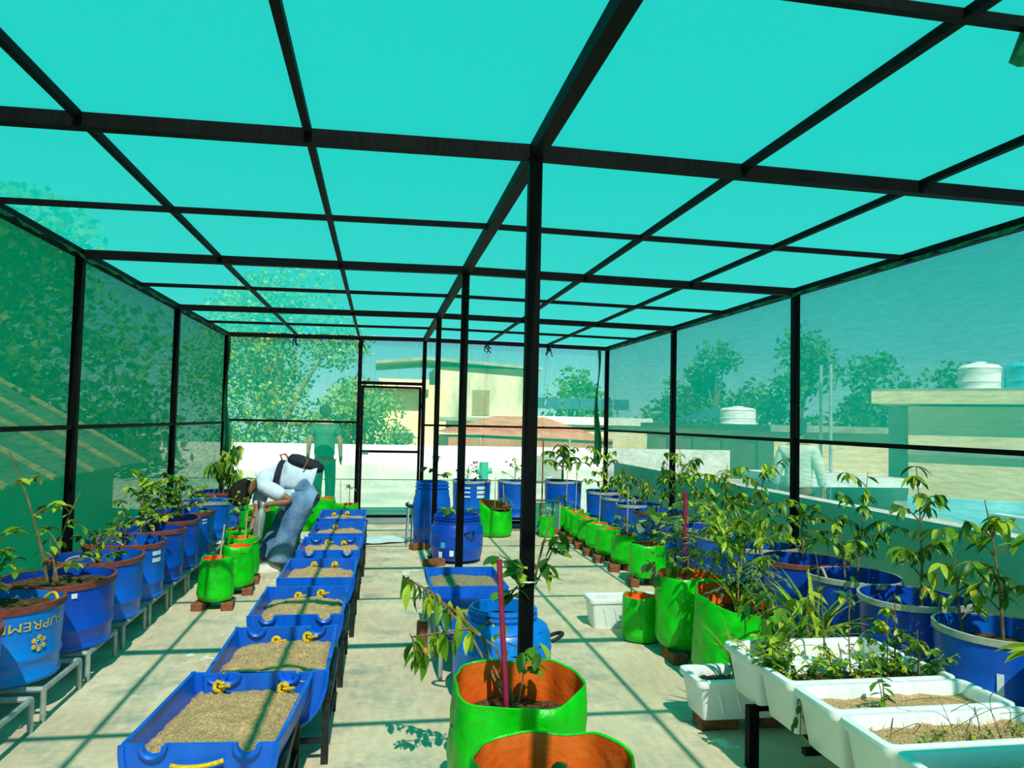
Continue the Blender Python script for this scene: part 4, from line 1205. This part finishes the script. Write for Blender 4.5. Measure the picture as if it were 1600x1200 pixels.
# ------------------------------------------------------------------ people
def skinned(name, verts, edges, m, parent=None, sub=2, root=0):
    me = bpy.data.meshes.new(name)
    me.from_pydata([v[:3] for v in verts], edges, [])
    me.materials.append(M[m])
    o = bpy.data.objects.new(name, me)
    col.objects.link(o)
    if parent is not None:
        o.parent = parent
    sk = o.modifiers.new('skin', 'SKIN')
    sk.use_smooth_shade = True
    lay = me.skin_vertices[0].data if me.skin_vertices else None
    if lay is None:
        import bmesh
        bm = bmesh.new()
        bm.from_mesh(me)
        bm.verts.layers.skin.verify()
        bm.to_mesh(me)
        bm.free()
        lay = me.skin_vertices[0].data
    for i, v in enumerate(verts):
        r = v[3]
        lay[i].radius = (r, r) if not isinstance(r, tuple) else r
        lay[i].use_root = (i == root)
    sb = o.modifiers.new('sub', 'SUBSURF')
    sb.levels = sub
    sb.render_levels = sub
    return o

def chain(V, E, pts, start=None):
    """append a chain of (x, y, z, r), joined to vertex index start"""
    prev = start
    for p in pts:
        V.append(p)
        if prev is not None:
            E.append((prev, len(V) - 1))
        prev = len(V) - 1
    return prev

def hand(V, E, wrist, d, side, scale=1.0, curl=.5):
    """palm and five fingers; d pointing direction, side = direction of the thumb"""
    d = Vector(d).normalized()
    side = (Vector(side) - d * Vector(side).dot(d)).normalized()
    up = d.cross(side)
    w = Vector(V[wrist][:3])
    p = w + d * .045 * scale
    V.append((*p, .024 * scale)); E.append((wrist, len(V) - 1)); pi_ = len(V) - 1
    k = w + d * .085 * scale
    V.append((*k, .026 * scale)); E.append((pi_, len(V) - 1)); ki = len(V) - 1
    for off, ln in ((-.030, .058), (-.010, .072), (.010, .076), (.028, .066)):
        a = k + side * off * scale + d * .012 * scale
        b = a + (d * .5 + up * curl * .6) * ln * .55 * scale
        c = b + (d * .35 + up * curl) * ln * .5 * scale
        chain(V, E, [(*a, .010 * scale), (*b, .009 * scale), (*c, .0075 * scale)], ki)
    a = p + side * .032 * scale
    b = a + (side * .5 + d * .6 + up * .3) * .045 * scale
    chain(V, E, [(*a, .011 * scale), (*b, .009 * scale)], pi_)

# bending person: faces -X, near (camera) side is -Y
PX0, PY0 = -1.38, 4.86
V, E = [], []
V.append((.07, 0, .86, .10))                                         # pelvis
chest = chain(V, E, [(-.10, 0, .92, .10), (-.26, 0, .905, .10), (-.36, 0, .865, .10)], 0)
neck = chain(V, E, [(-.44, 0, .83, .055), (-.485, 0, .795, .05)], chest)
hd = chain(V, E, [(-.525, 0, .76, .078), (-.56, 0, .715, .085), (-.575, 0, .665, .062)], neck)
chain(V, E, [(-.52, 0, .655, .040), (-.485, 0, .662, .022)], hd)          # chin and nose, face turned down
# far arm reaching down into the bag
e = chain(V, E, [(-.37, .14, .82, .042), (-.415, .10, .66, .045), (-.43, .02, .52, .038), (-.455, -.06, .40, .030), (-.475, -.12, .33, .025)], chest)
hand(V, E, e, (-.15, -.1, -1), (0, -1, 0), 1.0, .5)
# near arm bent across with the bottle
e = chain(V, E, [(-.33, -.15, .82, .042), (-.18, -.20, .76, .045), (-.07, -.21, .69, .040), (-.16, -.23, .675, .034), (-.245, -.24, .67, .026)], chest)
hand(V, E, e, (-1, 0, -.1), (0, .3, -1), .95, -.4)
LEG = ((-1, .05, -.20), (1, -.02, -.34))       # side, hip dx, ankle x
for sy, dx, ax_ in LEG:
    chain(V, E, [(.07, sy * .08, .76, .06), ((.05 + dx + ax_) / 2, sy * .12, .46, .055), (ax_ + .02, sy * .13, .12, .045), (ax_, sy * .13, .05, .04), (ax_ - .12, sy * .13, .03, .03)], 0)
person = skinned('person', V, E, 'skin')
person.location = (PX0, PY0, 0)
tag(person, 'person in pale blue shirt and wide jeans bending over a green bag', 'person')
# shirt
V, E = [], []
V.append((-.02, 0, .905, (.155, .15)))
c2 = chain(V, E, [(-.14, 0, .925, (.155, .14)), (-.26, 0, .915, (.15, .135)), (-.35, 0, .872, (.14, .12)), (-.41, 0, .84, .085)], 0)
chain(V, E, [(.07, 0, .88, .135)], 0)
chain(V, E, [(-.37, .15, .83, .085), (-.41, .13, .70, .078), (-.425, .07, .585, .070)], 3)
chain(V, E, [(-.33, -.16, .83, .085), (-.22, -.20, .775, .080), (-.13, -.21, .725, .072)], 3)
sh = skinned('shirt', V, E, 'shirt', person)
MB().grid(16, 8, lambda u, v: (-.30 + .34 * u + .03 * v, -.10 - .04 * math.sin(PI * u) + .015 * math.sin(u * 11 + v * 3), .80 - (.06 + .16 * math.sin(PI * u * .95 + .1)) * v)).build('shirt_tail', 'shirt', sh, True, 3)
# jeans, wide and flared
V, E = [], []
V.append((.04, 0, .85, (.15, .15)))
chain(V, E, [(-.03, 0, .905, .135)], 0)
for sy, dx, ax_ in LEG:
    top_ = .02 + dx * .6
    def L_(t):
        return top_ + (ax_ + .03 - top_) * t
    chain(V, E, [(L_(.04), sy * .07, .77, .15), (L_(.24), sy * .105, .62, .138), (L_(.45), sy * .125, .48, .122), (L_(.66), sy * .13, .34, .115), (L_(.88), sy * .135, .20, .125), (L_(1.0), sy * .135, .11, (.14, .125)), (L_(1.0), sy * .135, .09, (.14, .125))], 0)
jn = skinned('jeans', V, E, 'denim', person)
for sy, dx, ax_ in LEG:
    b = MB().loft_rr([(.125, .045, .042, 0), (.13, .048, .044, .02), (.125, .045, .042, .035), (.09, .04, .038, .07), (.05, .035, .034, .095)], 6, True, True).shift((ax_ - .08, sy * .135, .0))
    b.build('shoe', 'shoe_white', person, True, 1)
# hair with bun
def blob(c, r, n=20, sq=(1, 1, 1), rough=.0, seed=0):
    b = MB()
    vs, fs = [], []
    m = n // 2
    for i in range(m + 1):
        a = PI * i / m
        for k in range(n):
            t = 2 * PI * k / n
            d = Vector((math.sin(a) * math.cos(t), math.sin(a) * math.sin(t), math.cos(a)))
            q = r * (1 + rough * noise.noise(d * 3 + Vector((seed, 0, 0))))
            vs.append((c[0] + d.x * q * sq[0], c[1] + d.y * q * sq[1], c[2] + d.z * q * sq[2]))
    for i in range(m):
        for k in range(n):
            l = (k + 1) % n
            fs.append((i * n + k, (i + 1) * n + k, (i + 1) * n + l, i * n + l))
    return b.add(vs, fs)
hb = blob((-.585, 0, .735), .120, 24, (.95, .92, 1.02), .14, 3)
hb.build('hair', 'hair', person, True, 2)
blob((-.545, .0, .835), .060, 16, (1.15, 1.1, .9), .3, 9).build('hair_bun', 'hair', person, True, 2)
blob((-.51, -.108, .68), .022, 10, (.7, .4, 1.3)).build('ear', 'skin', person, True, 2)
# sling bag on the back, top-level
sb_ = thing('sling_bag', 'navy sling bag with tan strap on the bending person\'s back', 'bag', (PX0, PY0, 0))
b = MB().loft_rr([(.15, .09, .06, 0), (.18, .115, .07, .02), (.185, .12, .07, .05), (.165, .10, .06, .085), (.11, .06, .05, .105)], 6, True, True)
bo = b.build('pouch', 'bag_navy', sb_, True, 1)
bo.location = (.03, -.02, 1.005)
bo.rotation_euler = (0, .34, 0)
MB().grid(14, 2, lambda u, v: (-.17 - .06 * (v - .5) - .06 * u, -.01 - .165 * math.sin(PI * .62 * u), .915 + .165 * math.cos(PI * .62 * u))).build('strap', 'bag_navy', sb_, True, 2)
MB().tube([(-.19, -.02, 1.08), (-.21, -.02, 1.13), (-.16, -.02, 1.14), (-.13, -.02, 1.09)], .010, 6).build('strap_loop', 'leather', sb_, True)
MB().tube([(.02, -.08, 1.105), (.07, -.12, 1.09), (.05, -.15, 1.04), (.03, -.155, 1.0)], .008, 6).build('strap_end', 'leather', sb_, True)
bt = thing('steel_bottle', 'brushed steel water bottle hanging from the bending person\'s hand', 'bottle', (PX0 - .375, PY0 - .25, .33))
q = MB().lathe([(.042, 0), (.047, .006), (.047, .21), (.042, .25), (.028, .285), (.022, .305), (.022, .32)], 24, True, True).build('flask', 'steel_bottle', bt, True, .7)
MB().lathe([(.024, .315), (.025, .32), (.025, .345), (.019, .355)], 20, True, True).build('cap', 'steel_bottle', bt, True, .7)
bt.rotation_euler = (0, .14, 0)

def standing(loc, rz, label, shirt, trousers, h=1.68, sleeves='short', armsout=.0):
    k = h / 1.7
    V, E = [], []
    V.append((0, 0, .94 * k, .12))
    ch = chain(V, E, [(0, 0, 1.10 * k, .11), (0, .0, 1.28 * k, .125), (0, 0, 1.40 * k, .10)], 0)
    nk = chain(V, E, [(0, .005, 1.475 * k, .052), (0, .01, 1.52 * k, .055)], ch)
    hh = chain(V, E, [(0, .015, 1.58 * k, .078), (0, .015, 1.64 * k, .08), (0, .01, 1.685 * k, .05)], nk)
    chain(V, E, [(0, .085, 1.585 * k, .018)], hh - 2)
    for s in (-1, 1):
        e = chain(V, E, [(s * .17, 0, 1.39 * k, .055), (s * (.22 + armsout), -.01, 1.13 * k, .043), (s * (.235 + armsout), .05, .90 * k, .03)], ch)
        hand(V, E, e, (0, .1, -1), (-s * .2, 1, 0), 1.0, .25)
        chain(V, E, [(s * .09, 0, .84 * k, .085), (s * .10, .01, .48 * k, .06), (s * .10, 0, .09, .042), (s * .10, .0, .05, .04), (s * .11, .12, .03, .032)], 0)
    p = skinned('person', V, E, 'skin')
    p.location, p.rotation_euler = loc, (0, 0, rz)
    tag(p, label, 'person')
    V, E = [], []
    V.append((0, 0, 1.08 * k, (.175, .13)))
    ch = chain(V, E, [(0, 0, 1.26 * k, (.185, .135)), (0, 0, 1.39 * k, (.15, .105)), (0, 0, 1.445 * k, .075)], 0)
    chain(V, E, [(0, 0, .92 * k, (.175, .135))], 0)
    for s in (-1, 1):
        pts = [(s * .17, 0, 1.375 * k, .085), (s * (.205 + armsout * .6), 0, 1.22 * k, .082)]
        if sleeves == 'long':
            pts += [(s * (.225 + armsout), .0, 1.10 * k, .066), (s * (.235 + armsout), .05, .93 * k, .05)]
        chain(V, E, pts, ch - 1)
    skinned('shirt', V, E, shirt, p)
    V, E = [], []
    V.append((0, 0, .93 * k, (.16, .13)))
    for s in (-1, 1):
        chain(V, E, [(s * .09, 0, .78 * k, .105), (s * .105, .01, .46 * k, .088), (s * .105, 0, .10, .08), (s * .105, 0, .05, .08)], 0)
    skinned('trousers', V, E, trousers, p)
    blob((0, -.005, 1.655 * k), .105, 18, (.92, 1.0, 1.0), .08, 2).build('hair', 'hair', p, True, 2)
    for s in (-1, 1):
        MB().loft_rr([(.045, .13, .04, 0), (.048, .135, .042, .03), (.042, .11, .038, .06), (.04, .06, .036, .09)], 5, True, True).shift((s * .11, .05, 0)).build('shoe', 'black_rubber', p, True, 1)
    return p
standing((-1.47, 9.5, 0), .05, 'man in teal t-shirt standing outside behind the back net', 'tshirt', 'trouser_dark', 1.66, 'short', .02)
standing((4.35, 5.40, -.10), -.75, 'man in pale shirt behind the right net with his back turned', 'shirt_grey', 'trouser_dark', 1.66, 'long', .03)

# ------------------------------------------------------------------ the surroundings
tag(MB().box((0, 30, -7.2), (400, 400, .4)).build('ground', 'ground'), 'dry ground far below the rooftop', kind='structure')
tag(MB().box((-1.0, 17.1, .3), (20, .2, 1.05)).build('wall_parapet_back', 'white_wall'), 'white parapet wall beyond the back net', kind='structure')
rp = MB().box((3.16, 1.2, .35), (.16, 15.0, 1.10)).build('wall_parapet_right', 'white_wall')
tag(rp, 'white parapet wall outside the right net', kind='structure')
tag(MB().box((-3.32, 1.2, -.06), (.14, 15.0, .26)).build('wall_parapet_left', 'white_wall'), 'low parapet outside the left net', kind='structure')
def cbox(name, c, d, m, parent=None, **k):
    return MB().box(c, d, **k).build(name, m, parent)

# grey tarpaulin heap along the parapet foot
tag(MB().grid(60, 6, lambda u, v: (-7 + 13 * u, 16.1 + .85 * v, .02 + v * (.22 + .10 * math.sin(u * 17) + .05 * math.sin(u * 41)))).build('tarpaulin', 'terrace', None, True, 3), 'grey sheet turned up along the foot of the back parapet', 'tarpaulin')
ac = thing('air_conditioner', 'white outdoor air conditioner unit by the back parapet', 'air conditioner', (3.5, 15.6, 0))
cbox('casing', (0, 0, .36), (.80, .32, .60), 'slab', ac)
MB().tube([(.0 + .22 * math.cos(a), -.165, .36 + .22 * math.sin(a)) for a in [i * PI / 10 for i in range(20)]], .012, 5, True).build('fan_ring', 'aluminium', ac, True)
cbox('paper_notice', (.30, -.17, .50), (.16, .01, .30), 'white_print', ac)
for x in (-.3, .3):
    cbox('foot', (x, 0, .03), (.06, .34, .06), 'steel_dark', ac)
vl = thing('pipe_stub', 'teal capped pipe stub standing on the terrace behind the white-labelled drum', 'pipe', (1.9, 15.4, 0))
MB().tube([(0, 0, 0), (0, 0, .50)], .11, 12).build('riser', 'teal_board', vl, True)
MB().tube([(-.18, 0, .28), (.2, 0, .30)], .07, 12).build('arm', 'teal_board', vl, True)

def window(parent, x, y, z, w, h, m='shutter', ax='y', fm='slab'):
    d = (w, .08, h) if ax == 'y' else (.08, w, h)
    f = cbox('window', (x, y, z), d, fm, parent)
    d2 = (w - .1, .10, h - .1) if ax == 'y' else (.10, w - .1, h - .1)
    cbox('pane', (x, y, z), d2, m, f)
    return f

# cream two-storey house behind the back parapet
hs = thing('house', 'cream two-storey house with stained white gable wall and brown shutter', 'building', (0, 38, 0))
cbox('wall', (5.0, 3.0, -1.2), (5.4, 6, 11.0), 'stained', hs)
cbox('wing_wall', (.9, 3.2, -1.7), (3.2, 6, 9.6), 'cream', hs)
cbox('corner_pier', (2.2, -.1, -1.6), (1.3, .5, 9.8), 'cream', hs)
b = MB().add([(-.9, -.35, 4.35), (-.9, 6, 4.35), (1.8, -.35, 4.62), (1.8, 6, 4.62), (8.0, -.35, 4.28), (8.0, 6, 4.28), (-.9, -.35, 4.5), (-.9, 6, 4.5), (1.8, -.35, 4.80), (1.8, 6, 4.80), (8.0, -.35, 4.44), (8.0, 6, 4.44)],
             [(0, 1, 3, 2), (2, 3, 5, 4), (6, 8, 9, 7), (8, 10, 11, 9), (0, 2, 8, 6), (2, 4, 10, 8), (4, 5, 11, 10), (1, 0, 6, 7)])
b.build('roof_slab', 'slab', hs)
cbox('balcony_soffit', (.6, -.3, 3.3), (2.6, .8, .5), 'cream', hs)
window(hs, 4.72, 0, 2.45, .95, 1.35)
window(hs, .9, 1.55, 2.35, 1.4, 1.3, 'glass_dark')
cbox('ledge', (5.2, -.15, 1.55), (5.6, .5, .18), 'slab', hs)
cbox('lower_wall', (4.6, -.6, -2.6), (13.5, .4, 7.2), 'cream', hs)
window(hs, .6, -.82, .55, 1.1, .5, 'glass_dark')
# red hipped roof in front
hp = thing('tiled_roof_house', 'low house with red hipped tile roof in front of the cream house', 'building', (5.7, 30, 0))
b = MB().add([(-3.6, -1.5, .95), (3.6, -1.5, .72), (3.6, 4, .72), (-3.6, 4, .95), (-1.2, 1.2, 1.72), (1.1, 1.2, 1.70)], [(0, 1, 5, 4), (1, 2, 5), (2, 3, 4, 5), (3, 0, 4)])
b.build('hip_roof', 'roof_red', hp)
cbox('wall', (0, 1.2, -3.2), (7.0, 5.2, 8.0), 'roof_red', hp)
for x in (-2.2, -.4, 1.6):
    MB().bar((x, -1.46, .80), (x, -1.44, -.4), .09).build('drainpipe', 'slab', hp)
# cream house at right back with solar panels
so = thing('solar_roof_house', 'far low house with a row of solar panels on its roof', 'building', (12.0, 45, 0))
cbox('wall', (0, 3, -2.8), (9.5, 5, 8.6), 'cream', so)
cbox('parapet', (0, .3, 1.6), (10, .3, .5), 'white_wall', so)
for i in range(6):
    MB().grid(2, 2, lambda u, v: (-3.3 + i * 1.15 + 1.05 * u + .5 * v, .5 + 1.6 * v, 2.35 + .75 * v)).build('solar_panel', 'solar', so)
    MB().bar((-2.8 + i * 1.15, 1.2, 1.4), (-2.8 + i * 1.15, 1.2, 2.6), .06).build('panel_post', 'aluminium', so)

# right side: flat-roofed house, tanks, terrace slab
rh = thing('flat_roof_house', 'cream house with overhanging concrete roof slab beyond the right parapet', 'building', (10.9, 10.7, 0), .80)
cbox('wall', (3.0, -3.2, -2.6), (6, 8.2, 9.2), 'cream', rh)
cbox('roof_slab', (3.35, -3.2, 2.18), (7.4, 9.5, .26), 'cream', rh)
cbox('roof_top', (3.35, -3.2, 2.33), (7.4, 9.5, .05), 'slab', rh)
cbox('set_back_wall', (3.6, 1.2, -2.6), (4.2, .6, 9.2), 'slab', rh)
cbox('plinth_band', (-.04, -3.2, 1.05), (.1, 8.2, .10), 'slab', rh)
cbox('boundary_wall', (-2.6, -3.5, -3.15), (.15, 10, 7.0), 'paint_blue', rh)
lo = thing('lower_roof', 'light blue painted lower roof beyond the right parapet', 'roof', (7.3, 4, 0))
cbox('slab', (-.6, 0, -.25), (6.8, 16, .3), 'paint_blue', lo)
cbox('kerb', (2.3, 0, -.2), (.2, 16, .7), 'white_wall', lo)
ps = thing('terrace_slab', 'white concrete slab outside the right net beside the man', 'slab', (5.7, 7.0, 0))
cbox('slab', (0, 0, .80), (1.6, 1.9, .10), 'white_wall', ps)
for x in (-.6, .6):
    cbox('pier', (x, 0, .33), (.2, 1.6, .86), 'slab', ps)
for y in (7.62, 7.36):
    tag(MB().tube([(6.0, y, -.4), (6.0, y, 2.47)], .025, 8).build('steel_pole', 'aluminium', None, True), ('left' if y > 7.5 else 'right') + ' thin vertical pole of the pair outside the right net', 'pole', 'poles outside the right net')
def tank(loc, R, h, m, label):
    t = thing('water_tank', label, 'water tank', loc)
    MB().lathe([(R, 0), (R, .05), (R * .97, .08), (R * .97, h * .3), (R, h * .34), (R * .97, h * .38), (R * .97, h * .75), (R, h * .79), (R * .85, h * .9), (R * .35, h * .97)], 28, True, True).build('shell', m, t, True, .5)
    MB().lathe([(R * .3, h * .96), (R * .3, h), (R * .25, h * 1.02)], 20, True, True).build('lid', m, t, True, .5)
tank((12.1, 11.5, 2.355), .42, .64, 'tank_white', 'white ribbed water tank on the flat concrete roof')
tank((12.75, 10.95, 2.355), .42, .66, 'tank_blue', 'turquoise water tank at the right edge on the flat roof')
tank((16.3, 31.5, 1.58), .85, .85, 'tank_white', 'wide white water tank on a far roof seen through the right net')
fh = thing('far_house', 'far long low house under the wide white water tank', 'building', (16.6, 31, 0))
cbox('wall', (0, 0, -2.9), (5, 14, 8.6), 'cream', fh)
cbox('roof', (0, 0, 1.45), (5.6, 14.6, .25), 'slab', fh)
for i in range(4):
    window(fh, -2.5, -5 + 3.2 * i, .3, 1.4, 1.2, 'glass_dark', 'x')
for i in range(3):
    MB().grid(2, 2, lambda u, v: (-1.2 + 2.4 * v, 2.0 + i * 1.6 + 1.5 * u, 1.75 + .7 * v)).build('solar_panel', 'solar', fh)

# left side: sheet roof with purlins, white wall
sr = thing('sheet_roof', 'weathered sloping sheet roof with pale rafters outside the left net', 'roof', (-4.05, 0, .80))
MB().add([(0, 1.0, 0), (0, 9.1, 0), (-3.6, 9.1, 2.05), (-3.6, 1.0, 2.05), (0, 1.0, -.03), (0, 9.1, -.03), (-3.6, 9.1, 2.02), (-3.6, 1.0, 2.02)], [(0, 1, 2, 3), (7, 6, 5, 4), (0, 4, 5, 1), (1, 5, 6, 2)]).build('sheet', 'sheet_roof', sr)
for y in (9.06, 7.94, 6.93, 5.80, 4.7, 3.6, 2.5):
    MB().bar((.03, y, .0), (-3.6, y, 2.07), .075, .05).build('rafter', 'rafter', sr)
cbox('eave_wall', (-.5, 5.05, -2.2), (.2, 8.0, 4.6), 'sheet_roof', sr)
tag(cbox('far_white_wall', (-8.2, 23, -.2), (.3, 9, 2.0), 'white_wall'), 'white wall section far behind the left net', 'wall')

def tree(loc, h, R, label, seed, n=2600, m='tree_leaf', leaf=.22, squash=.8, trunk=None, bottom=.25):
    rg = random.Random(seed)
    t = thing('tree', label, 'tree', loc)
    b = MB()
    top = Vector((0, 0, h * .8))
    b.tube([(0, 0, 0), (.1, 0, h * .3), (0, .05, h * .55), top], [h * .03, h * .024, h * .016, h * .006], 8)
    cl = []
    for i in range(16):
        a = rg.uniform(0, 6.28)
        z = h * (bottom + (1 - bottom) * (i + rg.random()) / 16)
        f = math.sin(PI * min(1, max(.12, (z / h - bottom) / (1 - bottom) * .85 + .12)))
        q = R * f * rg.uniform(.35, .85)
        c = Vector((math.cos(a) * q, math.sin(a) * q, z))
        cl.append((c, R * rg.uniform(.30, .48)))
        b.tube(bez(Vector((0, 0, z * .6)), c * .5 + Vector((0, 0, z * .42)), c, 4), [h * .010, h * .008, h * .006, h * .004, h * .002], 5)
    b.build('trunk', 'bark', t, True, 1)
    lf = MB()
    for i in range(n):
        c, r = cl[i % len(cl)]
        d = Vector((rg.gauss(0, 1), rg.gauss(0, 1), rg.gauss(0, 1))).normalized() * (r * rg.random() ** .45)
        d.z *= squash
        p = c + d
        x = Vector((rg.gauss(0, 1), rg.gauss(0, 1), rg.gauss(0, .7))).normalized() * leaf * rg.uniform(.6, 1.2)
        y = x.cross(Vector((rg.gauss(0, 1), rg.gauss(0, 1), rg.gauss(0, 1)))).normalized() * leaf * .32
        lf.add([p, p + x * .5 + y, p + x, p + x * .5 - y], [(0, 1, 2, 3)])
    o = lf.build('foliage', m, t)
    o['kind'] = 'stuff'
    return t
# dense trees outside the left net
tree((-9.5, 3.5, -6), 12.0, 4.0, 'dense dark tree nearest the camera outside the left net', 601, 9000, leaf=.26)
tree((-9.0, 9.5, -6), 11.5, 4.0, 'dense dark tree outside the left net beside the second left post', 602, 9000, leaf=.26)
tree((-9.5, 16.0, -6), 12.0, 4.2, 'dense dark tree outside the left net toward the back corner', 603, 9000, leaf=.26)
tree((-14.0, 22.0, -6), 14.0, 5.0, 'tall tree far behind the left back corner', 604, 3600, leaf=.45)
# big pale tree behind the back net
tree((-3.9, 22.0, -5), 10.6, 3.6, 'big light green tree behind the back net at left', 611, 14000, 'tree_leaf_light', .17, bottom=.40)
tree((-1.0, 23.5, -5), 7.2, 2.3, 'drooping light green tree behind the net door', 612, 7000, 'tree_leaf_light', .15, bottom=.45)
tree((15.8, 60.0, -6), 11.2, 4.0, 'dark tree on the skyline behind the solar panels', 613, 2000, leaf=.55)
tree((10.5, 62.0, -6), 9.6, 3.6, 'lower dark tree on the skyline left of the solar panels', 616, 1600, leaf=.55)
# trees through the right net
tree((29, 62, -6), 14.4, 4.2, 'tall tree through the right net near the back corner', 621, 2600, leaf=.55)
tree((28, 46.5, -6), 13.6, 4.4, 'broad tree through the right net left of the right post', 622, 2800, leaf=.50)
tree((27, 35.8, -6), 11.6, 2.9, 'feathery tree through the right net right of the right post', 623, 2200, leaf=.40)
tree((27, 30.4, -6), 10.4, 2.4, 'small tree behind the white water tank on the right', 624, 1600, leaf=.36)
tree((30, 41.5, -6), 9.8, 2.6, 'low tree through the right net between the two larger trees', 625, 1600, leaf=.45)
tree((32, 76, -6), 11.0, 6.0, 'distant tree clump through the right net at the back corner', 626, 2000, leaf=.7)
